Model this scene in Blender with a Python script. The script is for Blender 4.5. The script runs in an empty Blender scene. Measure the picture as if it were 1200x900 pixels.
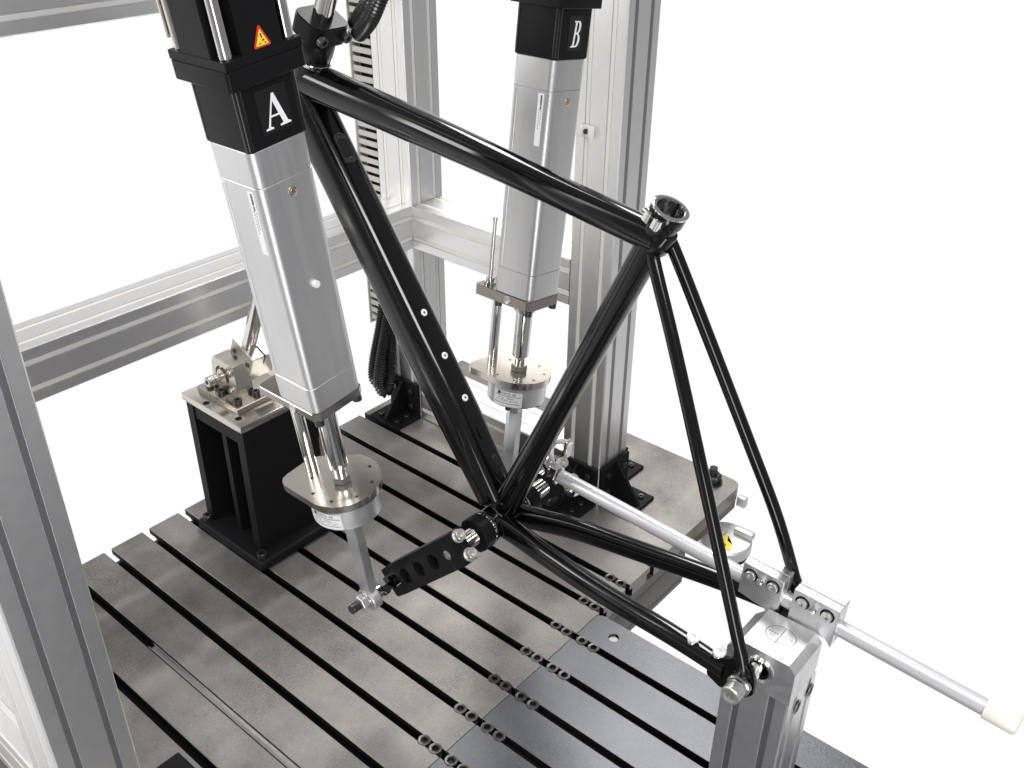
import bpy, bmesh, math, random
from mathutils import Vector, Matrix
random.seed(4)
sc = bpy.context.scene
COL = sc.collection
PI = math.pi

# ------------------------------------------------------------------ camera
cam_d = bpy.data.cameras.new("camera")
cam = bpy.data.objects.new("camera", cam_d)
COL.objects.link(cam)
cam_d.sensor_width = 36.0
cam_d.lens = 34.58
cam_d.shift_x = -0.0012
cam_d.shift_y = 0.0094
cam_d.clip_start = 0.02
cam_d.clip_end = 100.0
Rm = Matrix(((0.7605661552527373, -0.3400184031287132, 0.5531063270455955),
             (0.649224166178124, 0.38928159376141624, -0.6534277487288793),
             (0.006863347170951077, 0.8560650245701968, 0.5168225693342343)))
cam.matrix_world = Matrix.Translation((0, 0, 1.14)) @ Rm.to_4x4()
sc.camera = cam

# ------------------------------------------------------------------ world gradient
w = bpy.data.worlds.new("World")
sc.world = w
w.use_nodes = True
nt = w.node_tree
for n in list(nt.nodes):
    nt.nodes.remove(n)
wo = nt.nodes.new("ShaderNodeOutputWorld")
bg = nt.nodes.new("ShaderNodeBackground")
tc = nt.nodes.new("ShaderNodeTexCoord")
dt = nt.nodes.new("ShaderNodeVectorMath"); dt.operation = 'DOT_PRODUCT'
dt.inputs[1].default_value = (-0.62, 0.30, -0.73)       # bright pole of an added gradient: white backdrop, lit -Y faces, darker +X
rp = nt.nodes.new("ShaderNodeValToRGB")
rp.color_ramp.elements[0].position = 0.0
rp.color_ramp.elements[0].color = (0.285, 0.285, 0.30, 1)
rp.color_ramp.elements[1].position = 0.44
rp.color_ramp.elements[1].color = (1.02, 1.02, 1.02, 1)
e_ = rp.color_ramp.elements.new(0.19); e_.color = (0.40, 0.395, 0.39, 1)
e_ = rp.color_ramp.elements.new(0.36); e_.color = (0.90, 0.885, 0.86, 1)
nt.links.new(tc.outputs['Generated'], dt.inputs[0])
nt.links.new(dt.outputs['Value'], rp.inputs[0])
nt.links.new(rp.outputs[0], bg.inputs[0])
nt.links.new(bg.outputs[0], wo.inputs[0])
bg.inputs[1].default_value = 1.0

def area(name, loc, target, sx, sy, power, col=(1, 1, 1)):
    ld = bpy.data.lights.new(name, 'AREA')
    ld.shape = 'RECTANGLE'; ld.size = sx; ld.size_y = sy
    ld.energy = power; ld.color = col
    o = bpy.data.objects.new(name, ld); COL.objects.link(o)
    o.location = loc
    o.rotation_euler = (Vector(target) - Vector(loc)).to_track_quat('-Z', 'Y').to_euler()
    return o
area("overhead_sheen_light", (-1.75, 2.7, 3.1), (-.7, .9, .1), 1.4, 1.1, 95, (1, .985, .96))  # unseen, added overhead so its reflection lightens the table centre
area("ceiling_strip_light", (-0.2, 0.1, 3.0), (-.7, .8, .2), 1.8, 0.30, 24, (1, .99, .97))
area("side_fill_light", (-2.6, -1.3, 1.7), (-.9, .9, .35), 1.2, 1.0, 40, (1, .97, .92))  # unseen lamp added to brighten the faces turned towards -Y
area("front_highlight_strip", (0.75, -0.95, -0.05), (-.8, .8, .4), 0.55, 1.7, 20, (1, .99, .98))  # added low behind the camera, unseen; gives the metal bodies corner highlights
area("front_top_fill", (1.3, -0.3, 2.3), (-.7, .8, .3), 1.0, 0.8, 42, (1, .99, .97))  # unseen fill lamp, added for the faces turned towards +X

sc.view_settings.view_transform = 'Standard'
sc.view_settings.look = 'None'
sc.view_settings.exposure = 0.0
sc.view_settings.gamma = 1.0

# ------------------------------------------------------------------ materials
def mat(name, col, metal=0.0, rough=0.5, noise=0.0, nscale=40.0, stretch=None, bump=0.0,
        coat=0.0, spec=None, rvar=0.0, emit=None):
    m = bpy.data.materials.new(name); m.use_nodes = True
    t = m.node_tree; b = t.nodes["Principled BSDF"]
    b.inputs['Base Color'].default_value = (*col, 1)
    b.inputs['Metallic'].default_value = metal
    b.inputs['Roughness'].default_value = rough
    if coat:
        b.inputs['Coat Weight'].default_value = coat
        b.inputs['Coat Roughness'].default_value = 0.03
    if spec is not None:
        b.inputs['Specular IOR Level'].default_value = spec
    if noise or bump or rvar:
        c = t.nodes.new("ShaderNodeTexCoord"); mp = t.nodes.new("ShaderNodeMapping")
        n = t.nodes.new("ShaderNodeTexNoise"); n.inputs['Scale'].default_value = nscale
        n.inputs['Detail'].default_value = 6
        if stretch: mp.inputs['Scale'].default_value = stretch
        t.links.new(c.outputs['Object'], mp.inputs[0]); t.links.new(mp.outputs[0], n.inputs['Vector'])
        if noise:
            mx = t.nodes.new("ShaderNodeMix"); mx.data_type = 'RGBA'
            mx.inputs['A'].default_value = (*[x * (1 - noise) for x in col], 1)
            mx.inputs['B'].default_value = (*[min(1, x * (1 + noise)) for x in col], 1)
            t.links.new(n.outputs['Fac'], mx.inputs['Factor'])
            t.links.new(mx.outputs['Result'], b.inputs['Base Color'])
        if rvar:
            mr = t.nodes.new("ShaderNodeMapRange")
            mr.inputs['From Min'].default_value = .3; mr.inputs['From Max'].default_value = .7
            mr.inputs['To Min'].default_value = rough - rvar; mr.inputs['To Max'].default_value = rough + rvar
            t.links.new(n.outputs['Fac'], mr.inputs[0]); t.links.new(mr.outputs[0], b.inputs['Roughness'])
        if bump:
            bp = t.nodes.new("ShaderNodeBump"); bp.inputs['Strength'].default_value = bump
            bp.inputs['Distance'].default_value = 0.001
            t.links.new(n.outputs['Fac'], bp.inputs['Height']); t.links.new(bp.outputs[0], b.inputs['Normal'])
    return m

M = {}
M['alu_ext'] = mat("anodised_extrusion", (.83, .825, .82), 1, .40, .045, 60, rvar=.012)
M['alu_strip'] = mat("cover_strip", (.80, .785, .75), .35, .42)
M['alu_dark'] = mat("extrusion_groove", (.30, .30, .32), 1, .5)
M['alu_body'] = mat("anodised_actuator_body", (.68, .68, .685), 1, .42, .07, 26, stretch=(6, 6, .35), rvar=.03)
M['alu_bright'] = mat("machined_aluminium", (.70, .70, .71), .9, .38, .05, 70, rvar=.07, bump=.04)
M['steel'] = mat("turned_steel", (.62, .60, .57), 1, .16, .08, 90, rvar=.05)
M['chrome'] = mat("polished_rod", (.72, .71, .69), 1, .07)
M['nickel'] = mat("nickel_plate", (.60, .56, .51), 1, .20, .05, 160, stretch=(1, 10, 1), rvar=.02)
M['nickel_dark'] = mat("dark_nickel_plate", (.33, .30, .27), 1, .17, .06, 120, stretch=(1, 6, 1), rvar=.02)
M['cap_steel'] = mat("satin_cap_screw", (.66, .65, .63), .85, .34)
M['alu_mid'] = mat("grey_machined_block", (.46, .45, .435), 1, .28, .05, 60)
M['lining'] = mat("reamed_bore", (.80, .79, .77), 1, .20)
M['graphite'] = mat("graphite_rim", (.05, .05, .052), .5, .35)
M['black_anod'] = mat("black_anodised", (.008, .008, .009), 0, .34, .2, 60, spec=.11)
M['black_face'] = mat("black_letter_plate", (.008, .008, .009), 0, .25, spec=.4)
M['black_paint'] = mat("gloss_black_paint", (.002, .0018, .002), 0, .12, spec=.5, nscale=18, rvar=.035)
M['black_matt'] = mat("black_powder_coat", (.008, .008, .0095), 0, .5, .2, 300, bump=.15, spec=.13)
M['black_steel'] = mat("black_oxide_screw", (.085, .082, .08), .85, .30)
M['rubber'] = mat("corrugated_plastic", (.012, .012, .013), 0, .28, spec=.6)
M['void'] = mat("recess_shade_black", (.006, .006, .006), 0, .6, spec=.2)  # near-black colour that paints shade into slots, holes and gaps
M['white'] = mat("white_plastic", (.80, .79, .76), 0, .45)
M['label'] = mat("white_label", (.82, .82, .84), 0, .4)
M['ink'] = mat("label_ink", (.03, .03, .04), 0, .6)
M['ink_grey'] = mat("label_ink_grey", (.22, .22, .25), 0, .6)
M['letter'] = mat("white_letter", (.85, .85, .87), 0, .4)
M['red'] = mat("warning_red", (.62, .03, .03), 0, .4)
M['yellow'] = mat("warning_yellow", (.80, .66, .03), 0, .4)
M['rod_white'] = mat("satin_tie_rod", (.74, .74, .77), .6, .34)
M['duct'] = mat("grey_duct_plastic", (.50, .48, .45), 0, .5)
M['nylon'] = mat("ivory_end_cap", (.78, .75, .68), 0, .4)
M['brass'] = mat("brass_insert", (.75, .50, .18), 1, .25)
M['cast'] = mat("cast_foot", (.66, .65, .64), .6, .45, .08, 60)

def cast_iron(name, c0, c1, band, scale=14.0, rough=.46):
    m = bpy.data.materials.new(name); m.use_nodes = True
    t = m.node_tree; b = t.nodes["Principled BSDF"]
    g = t.nodes.new("ShaderNodeNewGeometry")
    n1 = t.nodes.new("ShaderNodeTexNoise"); n1.inputs['Scale'].default_value = scale; n1.inputs['Detail'].default_value = 8
    n1.inputs['Roughness'].default_value = .65
    n2 = t.nodes.new("ShaderNodeTexNoise"); n2.inputs['Scale'].default_value = 260; n2.inputs['Detail'].default_value = 5; n2.inputs['Roughness'].default_value = .75
    n3 = t.nodes.new("ShaderNodeTexNoise"); n3.inputs['Scale'].default_value = 3.2; n3.inputs['Detail'].default_value = 5
    for n in (n1, n2, n3): t.links.new(g.outputs['Position'], n.inputs['Vector'])
    r = t.nodes.new("ShaderNodeValToRGB")
    r.color_ramp.elements[0].position = .38; r.color_ramp.elements[0].color = (*c0, 1)
    r.color_ramp.elements[1].position = .64; r.color_ramp.elements[1].color = (*c1, 1)
    add = t.nodes.new("ShaderNodeMath"); add.operation = 'MULTIPLY_ADD'
    add.inputs[1].default_value = .36
    sp = t.nodes.new("ShaderNodeMath"); sp.operation = 'MULTIPLY_ADD'; sp.inputs[1].default_value = .42
    t.links.new(n3.outputs['Fac'], sp.inputs[0])
    t.links.new(n1.outputs['Fac'], add.inputs[0])
    mul = t.nodes.new("ShaderNodeMath"); mul.operation = 'MULTIPLY'; mul.inputs[1].default_value = .26
    t.links.new(n2.outputs['Fac'], mul.inputs[0])
    t.links.new(mul.outputs[0], sp.inputs[2]); t.links.new(sp.outputs[0], add.inputs[2])
    t.links.new(add.outputs[0], r.inputs[0])
    col = r.outputs[0]
    if band:
        # faint wiped marks running straight across the plate, as in worn cast iron
        sx = t.nodes.new("ShaderNodeSeparateXYZ"); t.links.new(g.outputs['Position'], sx.inputs[0])
        a = t.nodes.new("ShaderNodeMath"); a.operation = 'MULTIPLY_ADD'
        a.inputs[1].default_value = .05
        t.links.new(n1.outputs['Fac'], a.inputs[0]); t.links.new(sx.outputs['X'], a.inputs[2])
        rb = t.nodes.new("ShaderNodeValToRGB")
        mr = t.nodes.new("ShaderNodeMapRange"); mr.inputs['From Min'].default_value = -1.42; mr.inputs['From Max'].default_value = -.64
        t.links.new(a.outputs[0], mr.inputs[0]); t.links.new(mr.outputs[0], rb.inputs[0])
        els = rb.color_ramp.elements
        els[0].position = 0; els[0].color = (0, 0, 0, 1)
        els[1].position = 1; els[1].color = (.10, .10, .10, 1)
        for p, v in ((.20, 0), (.225, .75), (.25, .05), (.44, .02), (.47, .6), (.50, .08), (.66, .05), (.70, .5), (.75, .1), (.90, .1), (.93, .45)):
            e = els.new(p); e.color = (v, v, v, 1)
        mk = t.nodes.new("ShaderNodeMath"); mk.operation = 'MULTIPLY'
        t.links.new(rb.outputs[0], mk.inputs[0]); t.links.new(n1.outputs['Fac'], mk.inputs[1])
        mx = t.nodes.new("ShaderNodeMix"); mx.data_type = 'RGBA'
        mx.inputs['B'].default_value = (c1[0] * 1.5, c1[1] * 1.5, c1[2] * 1.45, 1)
        t.links.new(mk.outputs[0], mx.inputs['Factor']); t.links.new(r.outputs[0], mx.inputs['A'])
        col = mx.outputs['Result']
    n4 = t.nodes.new("ShaderNodeTexNoise"); n4.inputs['Scale'].default_value = 330; n4.inputs['Detail'].default_value = 4; n4.inputs['Roughness'].default_value = .8
    t.links.new(g.outputs['Position'], n4.inputs['Vector'])
    n5 = t.nodes.new("ShaderNodeTexNoise"); n5.inputs['Scale'].default_value = 9; n5.inputs['Detail'].default_value = 4
    t.links.new(g.outputs['Position'], n5.inputs['Vector'])
    rs = t.nodes.new("ShaderNodeValToRGB"); rs.color_ramp.elements[0].position = .50; rs.color_ramp.elements[1].position = .68
    t.links.new(n4.outputs['Fac'], rs.inputs[0])
    rw = t.nodes.new("ShaderNodeMapRange"); rw.inputs['From Min'].default_value = .42; rw.inputs['From Max'].default_value = .62
    rw.inputs['To Min'].default_value = .08; rw.inputs['To Max'].default_value = .75 if band else .2
    t.links.new(n5.outputs['Fac'], rw.inputs[0])
    ms = t.nodes.new("ShaderNodeMath"); ms.operation = 'MULTIPLY'
    t.links.new(rs.outputs[0], ms.inputs[0]); t.links.new(rw.outputs[0], ms.inputs[1])
    mz = t.nodes.new("ShaderNodeMix"); mz.data_type = 'RGBA'
    mz.inputs['B'].default_value = (min(1, c1[0] * 1.55), min(1, c1[1] * 1.55), min(1, c1[2] * 1.5), 1)
    t.links.new(ms.outputs[0], mz.inputs['Factor']); t.links.new(col, mz.inputs['A'])
    col = mz.outputs['Result']
    t.links.new(col, b.inputs['Base Color'])
    b.inputs['Metallic'].default_value = .55
    mr2 = t.nodes.new("ShaderNodeMapRange")
    mr2.inputs['To Min'].default_value = rough - .10; mr2.inputs['To Max'].default_value = rough + .10
    t.links.new(n1.outputs['Fac'], mr2.inputs[0]); t.links.new(mr2.outputs[0], b.inputs['Roughness'])
    bp = t.nodes.new("ShaderNodeBump"); bp.inputs['Strength'].default_value = .45; bp.inputs['Distance'].default_value = .0006
    t.links.new(n2.outputs['Fac'], bp.inputs['Height']); t.links.new(bp.outputs[0], b.inputs['Normal'])
    return m
M['iron'] = cast_iron("worn_cast_iron", (.100, .092, .086), (.30, .284, .267), True)
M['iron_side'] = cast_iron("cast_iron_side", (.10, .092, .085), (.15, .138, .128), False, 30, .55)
M['blue_steel'] = cast_iron("ground_blue_steel", (.072, .075, .084), (.15, .155, .170), False, 10, .36)

# ------------------------------------------------------------------ mesh helpers
def smooth(me, ang=35):
    for p in me.polygons: p.use_smooth = True
    me.set_sharp_from_angle(angle=math.radians(ang))

def add_obj(name, bm, m, parent=None, ang=35, sm=True):
    bmesh.ops.recalc_face_normals(bm, faces=bm.faces[:])
    me = bpy.data.meshes.new(name); bm.to_mesh(me); bm.free()
    if sm: smooth(me, ang)
    me.materials.append(M[m] if isinstance(m, str) else m)
    o = bpy.data.objects.new(name, me); COL.objects.link(o)
    if parent: o.parent = parent
    return o

def tag(o, label, cat=None, group=None, kind=None):
    if label: o['label'] = label
    if cat: o['category'] = cat
    if group: o['group'] = group
    if kind: o['kind'] = kind
    return o

def empty(name, loc, label, cat, group=None, rot=None):
    o = bpy.data.objects.new(name, None); COL.objects.link(o)
    o.location = loc
    o.empty_display_size = .02
    if rot: o.rotation_euler = rot
    return tag(o, label, cat, group)

def box(bm, x0, x1, y0, y1, z0, z1, bev=0.0, seg=2):
    r = bmesh.ops.create_cube(bm, size=1.0)
    vs = r['verts']
    for v in vs:
        v.co = Vector(((x0 + x1) / 2 + v.co.x * (x1 - x0), (y0 + y1) / 2 + v.co.y * (y1 - y0), (z0 + z1) / 2 + v.co.z * (z1 - z0)))
    if bev:
        es = list({e for v in vs for e in v.link_edges})
        bmesh.ops.bevel(bm, geom=es, offset=bev, segments=seg, affect='EDGES', profile=.5)
    return vs

def frame_of(d, up=None):
    d = Vector(d).normalized()
    up = Vector(up) if up is not None else (Vector((0, 0, 1)) if abs(d.z) < .9 else Vector((1, 0, 0)))
    s = d.cross(up).normalized()
    u = s.cross(d).normalized()
    return s, u, d

def loft(bm, rings, cap=True, closed=False):
    """rings: list of lists of points"""
    vr = [[bm.verts.new(p) for p in r] for r in rings]
    n = len(vr[0])
    k = len(vr)
    for i in range(k if closed else k - 1):
        a, b = vr[i], vr[(i + 1) % k]
        for j in range(n):
            bm.faces.new((a[j], a[(j + 1) % n], b[(j + 1) % n], b[j]))
    if cap and not closed:
        bm.faces.new(vr[0][::-1]); bm.faces.new(vr[-1])
    return vr

def cyl(bm, p0, p1, r0, r1=None, n=24, cap=True):
    r1 = r0 if r1 is None else r1
    p0 = Vector(p0); p1 = Vector(p1)
    s, u, d = frame_of(p1 - p0)
    def ring(c, r): return [c + s * (math.cos(2 * PI * i / n) * r) + u * (math.sin(2 * PI * i / n) * r) for i in range(n)]
    loft(bm, [ring(p0, r0), ring(p1, r1)], cap)

def lathe(bm, p0, d, prof, n=32, closed=False, up=None):
    """prof: (dist along, radius) list; closed=True makes a ring section"""
    p0 = Vector(p0); s, u, d = frame_of(d, up)
    rings = []
    for a, r in prof:
        c = p0 + d * a
        rings.append([c + s * (math.cos(2 * PI * i / n) * r) + u * (math.sin(2 * PI * i / n) * r) for i in range(n)])
    loft(bm, rings, True, closed)

def tube(bm, pts, radii, n=24, up=(0, 1, 0), ex=2.0, cap=True):
    """swept tube. radii: per point (r_side, r_up) ; 'up' = side reference direction; ex = superellipse exponent"""
    pts = [Vector(p) for p in pts]
    rings = []
    for i, p in enumerate(pts):
        if i == 0: d = pts[1] - pts[0]
        elif i == len(pts) - 1: d = pts[-1] - pts[-2]
        else: d = (pts[i + 1] - pts[i]).normalized() + (pts[i] - pts[i - 1]).normalized()
        d = d.normalized()
        side = Vector(up); side = (side - d * side.dot(d)).normalized()
        u = side.cross(d).normalized()
        ra, rb = radii[i] if not isinstance(radii[i], (int, float)) else (radii[i], radii[i])
        e = ex[i] if isinstance(ex, (list, tuple)) else ex
        rg = []
        for j in range(n):
            t = 2 * PI * j / n
            c, s_ = math.cos(t), math.sin(t)
            x = math.copysign(abs(c) ** (2 / e), c); y = math.copysign(abs(s_) ** (2 / e), s_)
            rg.append(p + side * (x * ra) + u * (y * rb))
        rings.append(rg)
    loft(bm, rings, cap)

def spline(ctrl, n=8):
    """catmull-rom through control points (any dimension tuples)"""
    P = [Vector(c) if len(c) <= 4 else c for c in ctrl]
    out = []
    for i in range(len(P) - 1):
        p0 = P[max(i - 1, 0)]; p1 = P[i]; p2 = P[i + 1]; p3 = P[min(i + 2, len(P) - 1)]
        for k in range(n):
            t = k / n
            out.append(.5 * ((2 * p1) + (p2 - p0) * t + (2 * p0 - 5 * p1 + 4 * p2 - p3) * t * t + (3 * p1 - p0 - 3 * p2 + p3) * t ** 3))
    out.append(P[-1])
    return out

def prism(bm, poly, mat4, h):
    """extrude 2-D polygon (local xy) by h along local z under mat4"""
    b = [bm.verts.new(mat4 @ Vector((x, y, 0))) for x, y in poly]
    t = [bm.verts.new(mat4 @ Vector((x, y, h))) for x, y in poly]
    n = len(poly)
    f = bm.faces.new(b[::-1]); g = bm.faces.new(t)
    for i in range(n): bm.faces.new((b[i], b[(i + 1) % n], t[(i + 1) % n], t[i]))
    if n > 4: bmesh.ops.triangulate(bm, faces=[f, g], ngon_method='EAR_CLIP')

def basis(o, x, y):
    x = Vector(x).normalized(); y = Vector(y); y = (y - x * y.dot(x)).normalized(); z = x.cross(y)
    m = Matrix((x, y, z)).transposed().to_4x4(); m.translation = Vector(o); return m

def rrect(w, h, r, n=5, cx=0, cy=0):
    o = []
    for (sx, sy, a0) in ((1, 1, 0), (-1, 1, 90), (-1, -1, 180), (1, -1, 270)):
        for i in range(n + 1):
            a = math.radians(a0 + 90 * i / n)
            o.append((cx + sx * (w / 2 - r) + r * math.cos(a), cy + sy * (h / 2 - r) + r * math.sin(a)))
    return o

def holed_plate(bm, outer, holes, mat4, h):
    """plate with round holes: outer polygon, holes=[(x,y,r)]"""
    def edges(loop, z):
        vs = [bm.verts.new(mat4 @ Vector((x, y, z))) for x, y in loop]
        return vs, [bm.edges.new((vs[i], vs[(i + 1) % len(vs)])) for i in range(len(vs))]
    loops = [outer] + [[(cx + r * math.cos(2 * PI * i / 20), cy + r * math.sin(2 * PI * i / 20)) for i in range(20)] for cx, cy, r in holes]
    nrm = (mat4.to_3x3() @ Vector((0, 0, 1))).normalized()
    sides = []
    for z in (0, h):
        es = []; vv = []
        for lp in loops:
            v, e = edges(lp, z); es += e; vv.append(v)
        bmesh.ops.triangle_fill(bm, use_beauty=True, use_dissolve=False, edges=es, normal=nrm)
        sides.append(vv)
    for a, b in zip(*sides):
        n = len(a)
        for i in range(n): bm.faces.new((a[i], a[(i + 1) % n], b[(i + 1) % n], b[i]))

def rotz_pts(poly, a): return [(x * math.cos(a) - y * math.sin(a), x * math.sin(a) + y * math.cos(a)) for x, y in poly]

# socket head cap screw: head with hexagonal recess, shared meshes by size
_screws = {}
def screw_mesh(r, h, m):
    k = (r, h, m)
    if k in _screws: return _screws[k]
    bm = bmesh.new(); n = 24
    def ring(rr, z, hexa=False):
        o = []
        for i in range(n):
            a = 2 * PI * i / n; q = rr
            if hexa:
                b = (a % (PI / 3)) - PI / 6; q = rr * math.cos(PI / 6) / math.cos(b)
            o.append(Vector((q * math.cos(a), q * math.sin(a), z)))
        return o
    loft(bm, [ring(r, 0), ring(r, h * .9), ring(r * .92, h), ring(r * .56, h), ring(r * .52, h * .97, True), ring(r * .50, h * .35, True)])
    bmesh.ops.recalc_face_normals(bm, faces=bm.faces[:])
    me = bpy.data.meshes.new("socket_screw"); bm.to_mesh(me); bm.free(); smooth(me, 30)
    me.materials.append(M[m]); _screws[k] = me
    return me

def screw(p, d, r, h, m, parent=None, name="socket_screw"):
    o = bpy.data.objects.new(name, screw_mesh(r, h, m)); COL.objects.link(o)
    o.rotation_mode = 'QUATERNION'
    o.rotation_quaternion = Vector(d).to_track_quat('Z', 'Y')
    o.location = p
    if parent: o.parent = parent
    return o

def nut(bm, p, d, r, h, up=None):
    lathe(bm, p, d, [(0, r * .93), (h * .12, r), (h * .88, r), (h, r * .93)], 6, up=up)

def text_mesh(name, s, size, mat4, m, parent, ext=.0001, align='CENTER', bold=False, shear=0, sx=1.0):
    cu = bpy.data.curves.new(name, 'FONT'); cu.body = s; cu.size = size; cu.extrude = ext
    cu.align_x = align; cu.align_y = 'CENTER'; cu.shear = shear
    if bold: cu.offset = size * .018
    cu.resolution_u = 3
    tmp = bpy.data.objects.new(name, cu); COL.objects.link(tmp)
    dg = bpy.context.evaluated_depsgraph_get(); dg.update()
    me = bpy.data.meshes.new_from_object(tmp.evaluated_get(dg))
    bpy.data.objects.remove(tmp)
    me.transform(mat4 @ Matrix.Diagonal((sx, 1, 1, 1)))
    me.materials.clear(); me.materials.append(M[m])
    o = bpy.data.objects.new(name, me); COL.objects.link(o); o.parent = parent
    return o

# ------------------------------------------------------------------ T-slotted cast iron table
XL, XR = -1.411, -.6625
PITCH, SLOT = .075, .0135
slots = [.787 + PITCH * k for k in range(-8, 6)]
tbl = empty('slotted_table', (-1.03, .80, 0), 'worn brown-grey cast iron T-slot table carrying the whole test rig', 'table')
def at0(o, root):       # keep world coordinates while parented to an unrotated empty
    o.location = o.location - root.location; return o
edges = [slots[0] - PITCH + SLOT / 2] + slots + [1.478 + SLOT / 2]
for i in range(len(edges) - 1):
    y0 = edges[i] + SLOT / 2; y1 = edges[i + 1] - SLOT / 2
    bm = bmesh.new()
    t = .004 if i < len(edges) - 2 else 0
    u = .009
    last = (i == len(edges) - 2)
    ya = y1 - .004 if last else y1 - u
    poly = [(y0, 0), (y1, 0), (y1, -.012), (ya, -.012), (ya, -.030), (y0 + u, -.030), (y0 + u, -.012), (y0, -.012)]
    if last:   # broad border plate with a rounded far corner
        out = [(XL, y0)] + [(XR, y0)] + [(XR - .022 + .022 * math.cos(a), y1 - .022 + .022 * math.sin(a)) for a in [k * PI / 12 for k in range(7)]] + [(XL, y1)]
        m4 = Matrix.Translation((0, 0, -.030))
        prism(bm, out, m4, .030)
    else:
        m4 = basis((XL, 0, 0), (0, 1, 0), (0, 0, 1))
        prism(bm, poly, m4, XR - XL)
        bmesh.ops.bevel(bm, geom=[e for e in bm.edges if all(abs(v.co.z) < 1e-6 for v in e.verts) and abs(e.verts[0].co.y - e.verts[1].co.y) < 1e-6],
                        offset=.0008, segments=1, affect='EDGES')
    ob_ = at0(add_obj('border_plate' if last else 'slot_bar', bm, 'iron', tbl, 30), tbl)
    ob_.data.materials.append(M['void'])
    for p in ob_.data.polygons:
        if abs(p.normal.y) > .9 and not (last and p.normal.y > 0) and p.area > 1e-4: p.material_index = 1  # slot walls blackened: the shade of the slot is put into their colour
bm = bmesh.new()
out = [(XL + .002, .14), (XR - .001, .14)] + [(XR - .023 + .022 * math.cos(a), 1.456 + .022 * math.sin(a)) for a in [k * PI / 12 for k in range(7)]] + [(XL + .002, 1.478)]
prism(bm, out, Matrix.Translation((0, 0, -.050)), .0195)
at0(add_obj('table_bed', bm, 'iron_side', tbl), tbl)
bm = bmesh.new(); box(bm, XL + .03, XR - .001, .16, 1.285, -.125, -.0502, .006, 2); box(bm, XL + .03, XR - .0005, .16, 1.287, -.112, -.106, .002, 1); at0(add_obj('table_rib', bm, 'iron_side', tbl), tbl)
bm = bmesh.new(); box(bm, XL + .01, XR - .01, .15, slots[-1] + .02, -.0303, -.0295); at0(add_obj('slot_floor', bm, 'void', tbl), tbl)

# hexagon nut at the far corner of the table
n_ = empty('hexagon_bolt', (-.71, 1.443, 0), 'dark hexagon nut on a stud at the rounded far corner of the table', 'bolt')
bm = bmesh.new(); cyl(bm, (0, 0, 0), (0, 0, .004), .020); add_obj('washer', bm, 'black_steel', n_)
bm = bmesh.new(); nut(bm, (0, 0, .004), (0, 0, 1), .017, .016); add_obj('nut', bm, 'black_steel', n_)
bm = bmesh.new(); cyl(bm, (0, 0, .018), (0, 0, .034), .008); add_obj('stud', bm, 'black_steel', n_)

# socket bolts joining the two plates, four in each slot
jn = 0
names = {.637: 'nearest the bottom edge', .712: 'second from below', .787: 'third from below', .862: 'fourth from below', .937: 'beside the drilled hole', 1.012: 'under the near chainstay', 1.087: 'between the chainstays'}
def joint_screw(x, y, lab, cat='bolt'):
    o = screw((x, y, -.010), (0, 0, 1), .0098, .011, 'black_steel', None, 'joint_bolt')
    o.rotation_quaternion = o.rotation_quaternion @ Matrix.Rotation(random.uniform(0, 1), 4, 'Z').to_quaternion()
    tag(o, lab, cat, 'socket bolts in the table slots at the seam')
for y in slots:
    key = round(y, 3)
    if key < .5 or key > 1.1: continue
    nm = names.get(key, 'close to the picture bottom')
    for x, side in ((-.699, 'upper one on brown iron'), (-.677, 'lower one on brown iron'), (-.6465, 'upper one on blue plate'), (-.6235, 'lower one on blue plate')):
        if key > 1.0 and x > -.67: continue
        joint_screw(x, y, f'black socket bolt in slot {nm}, {side}')

# aluminium filler strip lying in a slot near the left post
bm = bmesh.new()
prism(bm, [(-.0050, 0), (-.0050, .006), (-.0038, .006), (-.0038, .002), (.0038, .002), (.0038, .006), (.0050, .006), (.0050, 0)],
      basis((-1.156, .4875, -.0085), (0, 1, 0), (0, 0, 1)), .44)
tag(add_obj('filler_strip', bm, 'alu_mid'), 'bright aluminium channel strip lying in a table slot near the left post', 'strip')

# black block at the bottom edge
bk = empty('clamp_block', (-.90, .345, 0), 'small black clamping block on the table at the bottom edge of the picture', 'block')
bm = bmesh.new(); box(bm, -.035, .035, -.05, .05, 0, .012, .0015); add_obj('plate', bm, 'black_matt', bk)
screw((0, .02, .012), (0, 0, 1), .008, .007, 'black_steel', bk)

# ------------------------------------------------------------------ blue grey extension plate
ext = empty('extension_plate', (-.3, .6, 0), 'blue-grey slotted steel extension plate bolted along the cast iron table edge', 'plate')
XE0, XE1 = -.6615, .12
ye = [.787 + PITCH * k for k in range(-7, 3)]
YE = 1.005
allb = [.19] + ye + [YE]
for i in range(len(allb) - 1):
    y0 = allb[i] + (SLOT / 2 if i else 0); y1 = allb[i + 1] - (SLOT / 2 if i < len(allb) - 2 else 0)
    bm = bmesh.new()
    if i == len(allb) - 2:
        r = .012
        out = [(XE0, y0), (XE1, y0), (XE1, y1)] + [(XE0 + r - r * math.sin(a), y1 - r + r * math.cos(a)) for a in [k * PI / 10 for k in range(6)]]
        holed_plate(bm, out, [(-.612, .9755, .0088)], Matrix.Translation((0, 0, -.015)), .0146)
    else:
        box(bm, XE0, XE1, y0, y1, -.015, -.0004)
    ob_ = at0(add_obj('slot_bar', bm, 'blue_steel', ext, 30), ext)
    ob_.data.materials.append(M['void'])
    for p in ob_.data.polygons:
        if abs(p.normal.y) > .9 and not (i == len(allb) - 2 and p.normal.y > 0): p.material_index = 1  # same painted slot shade on the walls between these bars
bm = bmesh.new(); box(bm, XE0 + .004, XE1 - .01, .2, ye[-1] + .012, -.032, -.0155); at0(add_obj('slot_shade_block', bm, 'void', ext), ext)

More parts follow.
